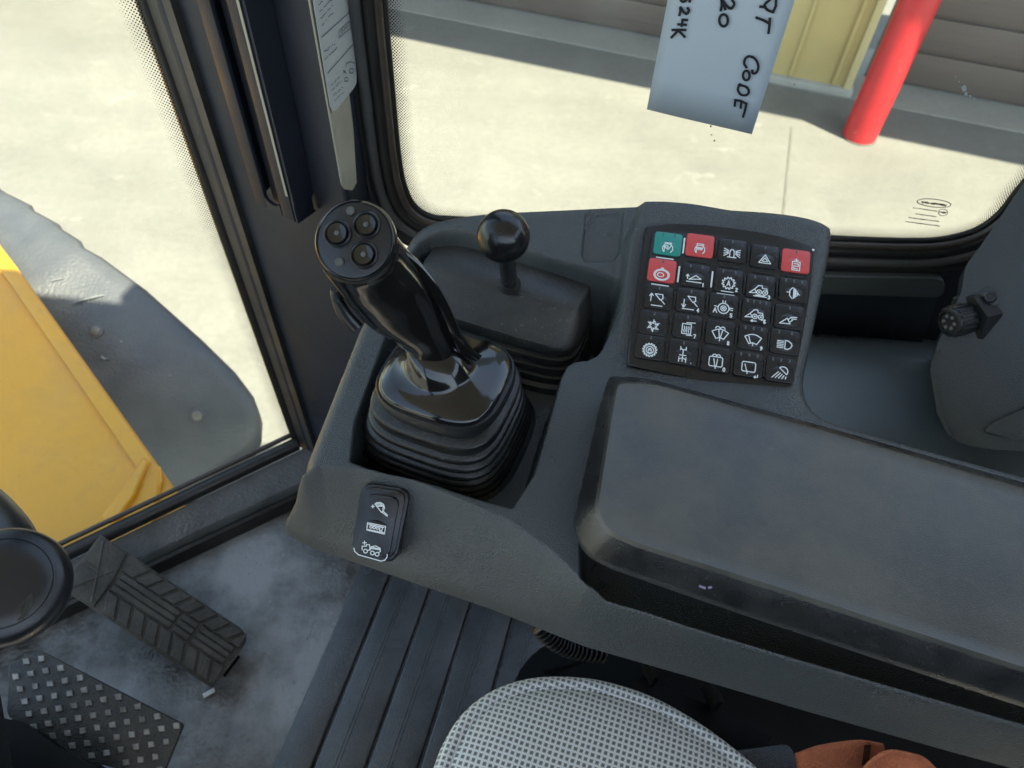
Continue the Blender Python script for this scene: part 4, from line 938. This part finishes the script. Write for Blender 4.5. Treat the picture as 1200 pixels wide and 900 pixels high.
strokes_bm(bm, [RL(l) for l in ([(322, 250), (340, 238), (375, 236), (405, 255), (415, 285), (405, 310), (385, 330), (322, 250)], [(335, 250), (375, 248), (405, 275), (395, 300)], [(340, 262), (395, 262)], [(350, 275), (400, 270)], [(385, 325), (440, 368)], [(400, 320), (444, 358)],
    [(288, 274), (316, 274)], [(302, 260), (302, 288)],
    [(205, 622), (240, 622)], [(222, 605), (222, 640)], [(200, 690), (200, 655), (240, 655), (240, 640), (270, 640), (275, 690), (250, 695)], circ(232, 702, 18, 12), circ(298, 720, 18, 12), circ(343, 732, 18, 12), [(275, 695), (285, 660), (330, 652), (372, 675), (375, 705), (360, 715)], [(290, 665), (365, 680)], [(285, 676), (370, 690)],
    [(120, 672), (128, 705), (165, 738), (300, 775), (380, 798), (418, 788), (438, 760), (440, 735)])], .0006, lift=Zl)
bm_obj('symbol', bm, m_white, rs, local=True, sm=False)
bm = bmesh.new(); Zl = .0074
strokes_bm(bm, [RL(l) for l in ([(250, 430), (425, 465), (412, 538), (245, 500), (250, 430)], [(262, 445), (410, 475)], [(258, 495), (405, 525)], circ(285, 470, 12, 8), circ(315, 476, 12, 8), circ(345, 482, 12, 8), [(370, 470), (395, 475), (388, 510), (366, 505), (370, 470)])], .0006, lift=Zl)
bm_obj('symbol', bm, m_white, rs, local=True, sm=False)

# ------------------------------------------------------------------ JOYSTICK
def sq_ring(c, hx, hy, z, n=44, e=3.6, rot=0.0):
    out = []; cr_, sr_ = math.cos(rot), math.sin(rot)
    for k in range(n):
        a = 2 * math.pi * k / n; ca, sa = math.cos(a), math.sin(a)
        u_ = abs(ca) ** (2 / e) * (1 if ca > 0 else -1) * hx; v_ = abs(sa) ** (2 / e) * (1 if sa > 0 else -1) * hy
        u_, v_ = u_ * cr_ - v_ * sr_, u_ * sr_ + v_ * cr_
        p = Vector((c.x, c.y, 0)) + AX * u_ + NX * v_; p.z = z; out.append(p)
    return out
jb = P(523, 500, .615); jt = P(523, 438, .712)
js = thing('joystick', 'glossy black joystick with three round thumb buttons on a ribbed rubber boot', 'joystick', jb)
rings = []
cT = Vector((jt.x, jt.y, 0)); cB = Vector((jb.x + .000, jb.y - .000, 0))
zt, zbm = .700, .616
wt, wb = .0385, .0585
cuts = [0, .24, .39, .53, .66, .78, .89, 1.0]
for i in range(7):
    t, t2 = cuts[i], cuts[i + 1]; z1 = zt + (zbm - zt) * t; z2 = zt + (zbm - zt) * t2
    w1 = wt + (wb - wt) * t ** 1.0; w2 = wt + (wb - wt) * t2 ** 1.0
    for (zz, ww) in ((z1, w1 - .0050), (z1 - .0018, w1 - .0048), (z1 - .0040, w2 - .0016), (z1 - .0054, w2 - .0002), (z1 - .0070, w2 + .0002), (z2 + .0008, w2 + .0002), (z2, w2 - .0006)):
        tt = (zt - zz) / (zt - zbm); cc = cT.lerp(cB, min(1, tt)); rings.append(sq_ring(cc, ww, ww * .96, zz, e=3.4))
rings.append(sq_ring(cB, wb + .004, wb, .6135, e=3.2))
rings = [sq_ring(cT, .034, .034, .708, e=3.0)] + rings
loft('boot', rings, m_rubber, js, ang=40, cap1=False)
# collar and gloss cap
cwv = .0392
cr_r = [sq_ring(cT, cwv * s, cwv * s * .95, z, e=2.9) for s, z in ((.94, .7000), (1.0, .7015), (1.03, .7045), (1.035, .7085), (1.01, .711), (.97, .7112))]
loft('collar', cr_r, m_rubber, js, ang=50)
nk = P(513, 422, .728)
cap_r = [sq_ring(cT, cwv * .955, cwv * .955 * .95, .7105, e=3.3), sq_ring(cT, cwv * .955, cwv * .955 * .95, .7125, e=3.3), sq_ring(cT, cwv * .92, cwv * .92 * .95, .7148, e=3.1), sq_ring(cT.lerp(nk, .15), cwv * .78, cwv * .74, .7175, e=2.5), sq_ring(cT.lerp(nk, .5), cwv * .58, cwv * .54, .7200, e=2.2),
         sq_ring(cT.lerp(nk, .9), cwv * .50, cwv * .48, .7230, e=2), sq_ring(Vector((nk.x, nk.y, 0)), cwv * .45, cwv * .44, .7275, e=2), sq_ring(P(507, 410, .733), cwv * .405, cwv * .40, .733, e=2), sq_ring(P(503, 402, .737), cwv * .33, cwv * .33, .737, e=2)]
loft('cap', cap_r, m_gloss, js, ang=60)
def depth_of(p): return -(Vector(RW[:, 2]).dot(p - Vector((0, 0, CAMH))))
def ring_at(px, py, z, rw, rd, nrm, n=36, ex=2.3, xa=None):
    c = P(px, py, z); dpt = depth_of(c); s = dpt / F; nrm = Vector(nrm).normalized()
    xa_ = Vector(xa or RW[:, 0]); xa_ = (xa_ - nrm * xa_.dot(nrm)).normalized(); ya = nrm.cross(xa_)
    out = []
    for k in range(n):
        a = 2 * math.pi * k / n; ca, sa = math.cos(a), math.sin(a)
        out.append(c + xa_ * (abs(ca) ** (2 / ex) * (1 if ca > 0 else -1)) * rw * s + ya * (abs(sa) ** (2 / ex) * (1 if sa > 0 else -1)) * rd * s)
    return out
hnrm = Vector((-.10, -.60, .79)).normalized()
hand = [(512, 424, .722, 24, 24, (0, .05, 1)), (508, 412, .730, 27, 27, (-.1, .1, 1)), (502, 398, .739, 28, 28, (-.25, .1, 1)), (489, 380, .750, 34, 32, (-.35, .05, .95)), (470, 358, .763, 46, 36, (-.4, 0, .9)),
        (450, 333, .779, 49, 38, (-.35, -.15, .9)), (433, 312, .792, 48, 40, (-.25, -.35, .9)), (421, 296, .802, 47, 43, (-.15, -.5, .85)), (417, 287, .808, 47, 46, hnrm)]
hr = [ring_at(*q_[:5], q_[5]) for q_ in hand]
# resample smoothly
sm_ = []
cols_ = [cat_rom([r[k] for r in hr], 4) for k in range(len(hr[0]))]
hr2 = [[c_[i] for c_ in cols_] for i in range(len(cols_[0]))]
handle = loft('handle', hr2, m_gloss, js, ang=60)
hc = P(415, 281, .812); hs2 = depth_of(hc) / F
HM = frame_mat(hc, RW[:, 0].tolist(), z=hnrm)
rH = 48.5 * hs2
lathe('head_ring', [(rH * .985, -.0075), (rH * 1.0, -.006), (rH * 1.01, -.003), (rH * .995, -.0008), (rH * .965, .0), (rH * .93, -.0004), (rH * .91, -.0012)], HM, m_gloss, js, seg=48)
lathe('head_face', [(rH * .92, -.004), (rH * .92, -.0007), (rH * .88, -.0003)], HM, m_satin, js, seg=48)
# button panel: rounded triangular field
HI = HM.inverted()
def Hd(x, y, o=0): v = HI @ PN(x, y, hc + hnrm * o, hnrm); return Vector((v.x, v.y, o))
pan = [Hd(x, y, .0010) for x, y in ((372, 262), (400, 246), (440, 243), (457, 262), (452, 300), (430, 321), (400, 316), (378, 300))]
prism('button_panel', rounded(pan, .006, 4), (HM.to_3x3() @ Vector((0, 0, 0))) + Vector((0, 0, -.0016)), m_satin, js, bev=.0006, local=False) if False else None
for (x, y) in ((396, 274), (430, 264), (427, 299)):
    v = Hd(x, y); MB_ = HM @ Matrix.Translation((v.x, v.y, 0)); rb_ = 15.5 * hs2
    bt = lathe('thumb_button', [(rb_ * .80, .0), (rb_ * .80, .0016), (rb_ * .74, .0022), (rb_ * .45, .0018), (rb_ * .2, .0016)], MB_, m_gloss, js, seg=30)
    lathe('button_bezel', [(rb_ * 1.08, -.0004), (rb_ * 1.06, .0012), (rb_ * .98, .0017), (rb_ * .90, .0013), (rb_ * .86, .0)], MB_, m_satin, bt, seg=30)
    lathe('centre_dot', [(rb_ * .2, .0015), (rb_ * .2, .0021), (rb_ * .12, .0023)], MB_, m_bolt2, bt, seg=12)
for (x, y) in ((411, 247), (398, 307)):
    v = Hd(x, y); MB_ = HM @ Matrix.Translation((v.x, v.y, 0))
    lathe('face_screw', [(5.4 * hs2, -.0004), (5.2 * hs2, .0006), (4.2 * hs2, .0009)], MB_, m_bolt2, js, seg=16)
# back strip of the handle and trigger
fin = cat_rom([P(461, 288, .801), P(478, 304, .795), (P(497, 328, .783)), P(515, 358, .767), P(530, 388, .750), P(543, 408, .737), P(560, 420, .726)], 5)
rr_ = [.0014 + .0014 * math.sin(math.pi * min(1, i / (len(fin) - 1) * 1.05)) for i in range(len(fin))]
tube('back_strip', fin, rr_, m_gloss, js, seg=12, flat=2.3)
tube('trigger', cat_rom([P(396, 338, .775), P(396, 352, .768), P(404, 368, .760), P(418, 384, .752)], 4), [.0035] * 13, m_satin, js, seg=10, flat=1.4)
bm = bmesh.new()
seam = [PN(x, y, Vector((0, 0, .7172)), Vector((0, 0, 1))) for x, y in ((545, 412), (556, 419), (572, 425), (588, 431))]

# ------------------------------------------------------------------ BALL LEVER with boot
bb = P(600, 372, .66)
bl = thing('ball_lever', 'short lever with glossy black ball knob on a long rectangular rubber boot', 'lever', bb)
def rr_ring(c, hx, hy, z, dx=0, dy=0, e=4.5, n=48): return sq_ring(Vector((c.x, c.y, 0)) + AX * dx + NX * dy, hx, hy, z, n=n, e=e, rot=0)
LBx = [P(492, 300, .66), P(712, 372, .66), P(690, 432, .64)]
bc = (P(490, 330, .655) + P(700, 392, .655)) / 2
print('ballboot', bc, (P(700, 392, .655) - P(490, 330, .655)).length)
hxl = .0710; hyl = .0355; bc = bc + AX * -.003 + NX * .000
rings = [rr_ring(bc, hxl + .003, hyl + .004, .6135), rr_ring(bc, hxl + .003, hyl + .004, .620), rr_ring(bc, hxl, hyl + .001, .622)]
for i, zz in enumerate((.621, .631, .641)):
    s = 1 - .012 * i
    rings += [rr_ring(bc, hxl * s - .007, hyl * s - .007, zz), rr_ring(bc, hxl * s, hyl * s, zz + .002), rr_ring(bc, hxl * s, hyl * s, zz + .007), rr_ring(bc, hxl * s - .006, hyl * s - .006, zz + .0095)]
rings += [rr_ring(bc, hxl * .93, hyl * .90, .652), rr_ring(bc, hxl * .97, hyl * .95, .6535), rr_ring(bc, hxl * .97, hyl * .95, .659, e=5), rr_ring(bc, hxl * .955, hyl * .92, .662, e=5), rr_ring(bc, hxl * .90, hyl * .60, .680, dx=-.001, dy=.0105, e=6),
          rr_ring(bc, hxl * .88, hyl * .56, .6812, dx=-.001, dy=.0108, e=6), rr_ring(bc, hxl * .60, hyl * .36, .6835, dx=-.001, dy=.0105, e=4), rr_ring(bc, hxl * .25, hyl * .15, .6845, dx=0, dy=.0105, e=3)]
loft('boot', rings, m_rubber2, bl, ang=28)
kb = P(590, 277, .772); sb_ = P(597, 331, .691)
ax_ = (kb - sb_).normalized(); KB = frame_mat(kb, (1, 0, 0), z=ax_)
rk_ = 31.3 * depth_of(kb) / F
sph = [(rk_ * math.cos(a), rk_ * math.sin(a)) for a in [math.radians(-62 + 152 * i / 22) for i in range(23)]]
lathe('ball_knob', [(.0062, -rk_ - .010), (.0068, -rk_ - .006), (.0086, -rk_ * 1.0)] + sph[:-1] + [(rk_ * .02, rk_)], KB, m_ball, bl, seg=48, ang=60)
LL = (kb - sb_).length
lathe('shaft', [(.0060, -LL - .01), (.0058, -rk_)], KB, m_satin, bl, seg=20)
lathe('shaft_collar', [(.0085, -LL - .004), (.0072, -LL + .001), (.0062, -LL + .003)], KB, m_rubber2, bl, seg=24)

# ------------------------------------------------------------------ FLOOR MAT of long strips
fm = thing('floor_mat', 'black ribbed floor mat of parallel strips under the console', 'floor mat', P(400, 850, 0))
mB0, mB1 = P(459, 675, 0), P(368, 900, 0); mdv = (mB0 - mB1).normalized(); mnv = Vector((mdv.y, -mdv.x, 0))
wA = (P(319, 900, 0) - mB1).dot(mnv); wC = (P(430, 900, 0) - mB1).dot(mnv); wC2 = (P(505, 693, 0) - mB1).dot(mnv)
pitch = (wC + wC2) / 2
print('mat pitch', pitch, wA, wC, wC2)
edges_ = [wA * .96, 0] + [pitch * k for k in range(1, 19)]
for i in range(len(edges_) - 1):
    s0_, s1_ = edges_[i] + .0016, edges_[i + 1] - .0016
    a_ = mB1 + mnv * s0_; b_ = mB1 + mnv * s1_
    lo, hi = -.35, .62
    def clipy(p, L_): return p + mdv * L_
    yy = (.628 - a_.y) / mdv.y; yy2 = (.628 - b_.y) / mdv.y
    o = prism('mat_strip', [clipy(a_, lo) + Vector((0, 0, .010)), clipy(b_, lo) + Vector((0, 0, .010)), clipy(b_, yy2) + Vector((0, 0, .010)), clipy(a_, yy) + Vector((0, 0, .010))], (0, 0, -.009), m_mat, fm, bev=.0035, seg=3)
    if i >= 1:
        for dd_ in (-.0022, .0022):
            c0_ = (a_ + b_) / 2 + mnv * (dd_ - .004); 
            bm = bmesh.new(); box_bm(bm, (0, 0, 0), (.9, .0010, .0012), .0003, 1)
            bmesh.ops.transform(bm, matrix=frame_mat(c0_ + mdv * .12 + Vector((0, 0, .0103)), mdv, z=(0, 0, 1)), verts=bm.verts); bm_obj('moulded_line', bm, m_scuff, fm)

# ------------------------------------------------------------------ PEDALS
def quadmap(c):           # c: 4 world corners TL, TR, BR, BL -> fn(u,v,o)
    n = (c[1] - c[0]).cross(c[3] - c[0]).normalized()
    if n.z < 0: n = -n
    return (lambda u_, v_, o_=0: (c[0] * (1 - u_) * (1 - v_) + c[1] * u_ * (1 - v_) + c[2] * u_ * v_ + c[3] * (1 - u_) * v_) + n * o_), n
pn_ = [P(118, 627, .165), P(72, 688, .16), P(268, 775, .05)]
pnn = (pn_[1] - pn_[0]).cross(pn_[2] - pn_[0]).normalized()
QA = lambda x, y: PN(x, y, pn_[0], pnn)
# u along the pedal (top-left to bottom-right), v across
qa, na = quadmap([QA(118, 627), QA(296, 745), QA(250, 806), QA(72, 688)])
ap = thing('accelerator_pedal', 'worn black rubber accelerator pedal with chevron treads on the floor plate', 'pedal', P(200, 740, .02))
prism('pedal_pad', rounded([qa(0, 0), qa(1, 0), qa(1, 1), qa(0, 1)], [.003, .022, .004, .003], 5), na * -.014, m_pedal, ap, bev=.003, seg=2)
prism('heel_block', [qa(.0, .0, .004), qa(.17, .02, .004), qa(.20, .5, .004), qa(.20, .98, .004), qa(.0, 1, .004)], na * -.006, m_pedal, ap, bev=.002)
bm = bmesh.new()
def bar3(bm, a_, b_, wd, ht=.003, n=na):
    t = (b_ - a_).normalized(); s_ = n.cross(t).normalized() * wd / 2
    prism_bm(bm, [a_ + s_, b_ + s_, b_ - s_, a_ - s_], n * -ht, ht * .3, 1)
for (a_, b_) in (((.03, .05), (.18, .95)), ((.04, .95), (.17, .35)), ((.02, .5), (.2, .5))): 
    bm = bmesh.new(); bar3(bm, qa(*a_, .0055), qa(*b_, .0055), .003); bm_obj('block_rib', bm, m_pedal, ap)
for v_ in (.36, .47, .58):
    for (u0, u1) in ((.22, .60), (.62, .72), (.74, .96)):
        bm = bmesh.new(); bar3(bm, qa(u0, v_, .004), qa(u1, v_, .004), .0075, .004); bm_obj('tread_rib', bm, m_pedal, ap)
for k in range(9):
    u0 = .205 + k * .088
    bm = bmesh.new(); prism_bm(bm, [qa(u0, .66, .004), qa(u0 + .070, .66, .004), qa(min(.99, u0 + .125), .97, .004), qa(u0 + .055, .97, .004)], na * -.004, .0012, 1); bm_obj('tread_block', bm, m_pedal, ap)
    bm = bmesh.new(); e_ = .93 if u0 > .8 else 1
    prism_bm(bm, [qa(u0, .29, .004), qa(u0 + .070, .29, .004), qa(min(.97, u0 + .125) , .03, .004), qa(u0 + .055, .03, .004)], na * -.004, .0012, 1); bm_obj('tread_block', bm, m_pedal, ap)
prism('pedal_arm', [qa(.5, .3, -.014), qa(.95, .3, -.014), qa(.95, .7, -.014), qa(.5, .7, -.014)], (0, 0, -.05), m_black, ap, bev=.003)

# brake pedal: dark plate with raised bright squares
bp0 = [P(47, 763, .20), P(213, 848, .155), P(190, 900, .145)]
bnn = (bp0[1] - bp0[0]).cross(bp0[2] - bp0[0]).normalized(); bnn = bnn if bnn.z > 0 else -bnn
QB = lambda x, y, o=0: PN(x, y, bp0[0] + bnn * o, bnn)
bp_ = thing('brake_pedal', 'flat dark brake pedal plate studded with bright worn squares', 'pedal', P(110, 850, .05))
prism('pedal_plate', rounded([QB(x, y) for x, y in ((46, 762), (215, 849), (188, 915), (60, 880), (8, 838), (10, 778))], .004, 3), bnn * -.008, m_brake, bp_, bev=.0015)
kk = 0
for j in range(0, 10):
    for i in range(-8, 9):
        x = (143 + 68 * i + 15.5 * j) / 3; y = 600 + (515 + 34 * i + 44 * j) / 3
        # inside test
        pp = np.array([[46, 762], [215, 849], [188, 915], [60, 880], [8, 838], [10, 778]], float)
        if not inside(pp, np.array([[x]]), np.array([[y]]))[0, 0]: continue
        if seg_dist(pp, np.array([[x]]), np.array([[y]]), True)[0, 0] < 4: continue
        jx, jy = random.uniform(-.5, .5), random.uniform(-.5, .5)
        c_ = [QB(x - 3.9 + jx, y - 3.2 + jy, .0022), QB(x + 3.6, y - 4.0 + jx, .0022), QB(x + 4.6 + jy, y + 3.0, .0022), QB(x - 2.9, y + 3.8 + jx, .0022)]
        bm = bmesh.new(); prism_bm(bm, c_, bnn * -.003, .0006, 1); bm_obj('stud', bm, m_steel, bp_); kk += 1
print('studs', kk)
box('pedal_arm', P(40, 900, .10), (.05, .05, .2), m_black, bp_, bev=.01)
wm = tag(box('floor_chip', P(245, 812, .004), (.016, .007, .003), m_white, None, bev=.001, rot=Matrix.Rotation(.6, 3, 'Z')), 'small white crumb lying on the floor at the accelerator pedal foot', 'crumb')

# ------------------------------------------------------------------ STEERING WHEEL (rim piece + round hub knob)
kc2 = P(2, 684, .74); vdir = (Vector((0, 0, CAMH)) - kc2).normalized(); kn2 = (vdir * .6 + Vector((.15, -.1, .8))).normalized()
sk = thing('steering_wheel', 'black steering wheel spinner knob and rim entering at the left edge', 'steering wheel', kc2)
KM2 = frame_mat(kc2, RW[:, 0].tolist(), z=kn2); s_ = depth_of(kc2) / F
lathe('spinner_knob', [(56 * s_, -.030), (66 * s_, -.018), (70 * s_, -.009), (69 * s_, -.005), (66 * s_, -.0018), (61 * s_, .0002), (54 * s_, .0012), (52.5 * s_, .0015), (51.8 * s_, .0011), (51 * s_, .0015), (30 * s_, .0020), (2 * s_, .0022)], KM2, m_satin, sk, seg=56, ang=80)
bm = bmesh.new()
def K22(x, y): v = KM2.inverted() @ PN(x, y, kc2, kn2); return (v.x, v.y)
em = [[(22 + 7, 727), (24, 712), (35, 700), (38, 697), (38, 710), (33, 722), (23, 728)], [(27, 724), (36, 700)], [(31, 723), (37, 706)]]
strokes_bm(bm, [[K22(*p) for p in l] for l in em], .0007, KM2, lift=.0024); bm_obj('emblem', bm, m_emblem, sk, sm=False)
rim = cat_rom([P(-200, 520, .66), P(-120, 540, .67), P(-50, 575, .68), P(-8, 610, .685), P(16, 650, .69), P(10, 700, .69), P(-30, 740, .685), P(-120, 770, .67)], 6)
tube('rim', rim, .0135, m_satin, sk, seg=18)
sc3 = thing('steering_column', 'dark steering column shroud below the wheel at the left edge', 'steering column', P(-10, 850, .1))
prism('column_shroud', rounded([P(-160, 740, .45), P(-40, 770, .45), P(0, 790, .45), P(-5, 830, .45), P(-60, 900, .45), P(-200, 900, .45)], .012, 4), (-.12, -.10, -.4), m_pillar, sc3, bev=.006)
prism('column_foot', rounded([P(-120, 830, .21), P(8, 842, .21), P(30, 846, .21), P(62, 872, .21), P(130, 905, .21), P(100, 980, .2), P(-140, 960, .2)], .01, 3), (0, 0, -.19), m_black, sc3, bev=.004)

# ------------------------------------------------------------------ SEAT
SZ = .47
so_ = [(505, 905), (518, 872), (540, 838), (572, 812), (612, 797), (655, 793), (705, 798), (760, 815), (812, 843), (858, 876), (900, 912), (1010, 1010), (1100, 1130), (1000, 1300), (600, 1350), (430, 1150), (470, 980)]
sp = cat_rom([P(x, y, SZ - .018) for x, y in so_], 5, closed=True)
scn = sum(sp, Vector()) / len(sp)
def inset(pts, d, z):
    out = []; N_ = len(pts)
    for i in range(N_):
        t = (pts[(i + 1) % N_] - pts[i - 1]); t.z = 0; t.normalize(); n = Vector((-t.y, t.x, 0))
        if n.dot(scn - pts[i]) < 0: n = -n
        p = pts[i] + n * d; p.z = z; out.append(p)
    return out
se = thing('seat', 'light grey woven fabric seat cushion with sewn piping along its rounded front', 'seat', Vector((scn.x, scn.y, .2)))
prof = [(.012, -.085), (.003, -.070), (0, -.045), (0, -.022), (.0012, -.014), (.004, -.0075), (.0075, -.0045), (.0105, -.0050), (.0122, -.0068), (.0135, -.0060), (.016, -.0035), (.024, .000), (.04, .0035), (.06, .0055), (.085, .007), (.11, .008)]
m_fabric = bpy.data.materials.new('woven_fabric'); m_fabric.use_nodes = True
N = m_fabric.node_tree.nodes; L = m_fabric.node_tree.links; b = N['Principled BSDF']; b.inputs['Roughness'].default_value = .95; b.inputs['Sheen Weight'].default_value = .3
tcn = N.new('ShaderNodeTexCoord'); mp = N.new('ShaderNodeMapping'); mp.inputs['Rotation'].default_value = (0, 0, math.radians(16)); L.new(tcn.outputs['Object'], mp.inputs[0])
nz = N.new('ShaderNodeTexNoise'); nz.inputs['Scale'].default_value = 90; mxv = N.new('ShaderNodeMix'); mxv.data_type = 'VECTOR'; mxv.inputs[0].default_value = .0012
L.new(mp.outputs[0], nz.inputs['Vector']); L.new(mp.outputs[0], mxv.inputs[4]); L.new(nz.outputs['Color'], mxv.inputs[5])
sp_ = N.new('ShaderNodeSeparateXYZ'); L.new(mxv.outputs[1], sp_.inputs[0])
def mth(op, a_, b_=None):
    n_ = N.new('ShaderNodeMath'); n_.operation = op
    for i, v_ in enumerate((a_, b_)):
        if v_ is None: continue
        if isinstance(v_, (int, float)): n_.inputs[i].default_value = v_
        else: L.new(v_, n_.inputs[i])
    return n_.outputs[0]
PT = .0043
wx = mth('SINE', mth('MULTIPLY', sp_.outputs[0], 2 * math.pi / PT)); wy = mth('SINE', mth('MULTIPLY', sp_.outputs[1], 2 * math.pi / PT))
wx2 = mth('SINE', mth('MULTIPLY', sp_.outputs[0], 4 * math.pi / PT)); wy2 = mth('SINE', mth('MULTIPLY', sp_.outputs[1], 4 * math.pi / PT))
gr = mth('MAXIMUM', wx, wy); gr2 = mth('MULTIPLY', mth('MULTIPLY', wx2, wy2), .22); g_ = mth('ADD', mth('MULTIPLY', gr, .7), gr2)
cr2 = N.new('ShaderNodeValToRGB'); e = cr2.color_ramp.elements; e[0].position = .42; e[0].color = (.13, .14, .13, 1); e[1].position = .76; e[1].color = (.66, .67, .65, 1)
mrx = N.new('ShaderNodeMapRange'); mrx.inputs[1].default_value = -1; mrx.inputs[2].default_value = 1; L.new(g_, mrx.inputs[0]); L.new(mrx.outputs[0], cr2.inputs[0]); L.new(cr2.outputs[0], b.inputs['Base Color'])
bpn = N.new('ShaderNodeBump'); bpn.inputs['Strength'].default_value = .7; bpn.inputs['Distance'].default_value = .0006; L.new(mrx.outputs[0], bpn.inputs['Height']); L.new(bpn.outputs[0], b.inputs['Normal'])
loft('cushion', [inset(sp, d_, SZ + z_) for d_, z_ in prof], m_fabric, se, ang=70)
tube('piping', inset(sp, .0120, SZ - .0066), .0013, m_fabric, se, seg=8, closed=True)
# black seat base, widened to paint the darkness of the gap
sbs = se
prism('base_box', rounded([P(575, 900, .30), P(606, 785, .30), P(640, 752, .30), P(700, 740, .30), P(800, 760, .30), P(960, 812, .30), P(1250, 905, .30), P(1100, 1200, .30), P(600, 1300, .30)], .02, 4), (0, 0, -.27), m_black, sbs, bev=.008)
hq = cat_rom([P(628, 730, .40), P(652, 752, .385), P(678, 762, .375), P(712, 765, .365)], 6)
for k in range(1, len(hq) - 1):
    t_ = (hq[k + 1] - hq[k - 1]).normalized(); Mx = frame_mat(hq[k], (0, 0, 1), z=t_)
    lathe('hose_ring', [(.0075, -.0016), (.0095, -.0006), (.0095, .0006), (.0075, .0016)], Mx, m_rubber, sbs, seg=20)
prism('side_bracket', [P(740, 800, .36), P(752, 790, .36), P(850, 835, .36), P(905, 862, .36), P(890, 890, .36), P(800, 850, .36)], (0, 0, -.01), m_black, sbs, bev=.003)
for (x, y) in ((762, 786), (835, 814)):
    box('bracket_tab', P(x, y, .37), (.006, .022, .03), m_black, sbs, bev=.001, rot=Matrix.Rotation(.3, 3, 'Z'))
prism('lever_bar', [P(690, 772, .34), P(700, 768, .34), P(640, 790, .30), P(634, 786, .30)], (0, 0, -.01), m_black, sbs, bev=.001)
prism('belt_anchor', rounded([P(850, 880, .40), P(925, 870, .40), P(945, 905, .40), P(860, 925, .40)], .006, 3), (0, 0, -.03), m_rubber2, sbs, bev=.003)

# ------------------------------------------------------------------ SEAT BELT
sbt = thing('seat_belt', 'orange seat belt webbing folded at the bottom right beside the seat', 'seat belt', P(1000, 900, .42))
def ribbon(name, pts, wid_dir, m, thick=.0018, parent=sbt):
    rows_ = []
    pp_ = cat_rom(pts, 6)
    for p in pp_: rows_.append([p, p + wid_dir * .5, p + wid_dir])
    o = loft(name, rows_, m, parent, wrap=False, ang=60); md = o.modifiers.new('thick', 'SOLIDIFY'); md.thickness = thick; return o
gridpatch('webbing', [[(932, 884, .435), (960, 874, .445), (1005, 868, .455), (1035, 872, .45)], [(934, 905, .42), (962, 900, .43), (1008, 898, .435), (1040, 900, .43)], [(940, 940, .41), (965, 935, .41), (1010, 930, .41), (1045, 930, .41)]], m_belt, sbt, n=6, thick=.002)
gridpatch('webbing_fold', [[(1004, 912, .46), (1020, 892, .475), (1042, 880, .48), (1070, 884, .475), (1086, 890, .465), (1108, 912, .45)],
                           [(1010, 925, .455), (1024, 900, .465), (1044, 889, .468), (1068, 893, .465), (1082, 902, .455), (1104, 925, .44)], [(1030, 960, .44), (1036, 935, .45), (1050, 930, .45), (1070, 935, .45), (1095, 945, .44), (1125, 960, .43)]], m_belt, sbt, n=6, thick=.002)
bm = bmesh.new()
for k in range(5):
    a_ = P(1014 + k * 1.6, 873, .4585); b_ = P(1011 + k * 1.6, 897, .440)
    bm2 = bmesh.new(); bar3(bm2, a_, b_, .0006, .0006, Vector((0, -.5, .8)).normalized()); bm_obj('stitch', bm2, m_black, sbt)
bm.free()
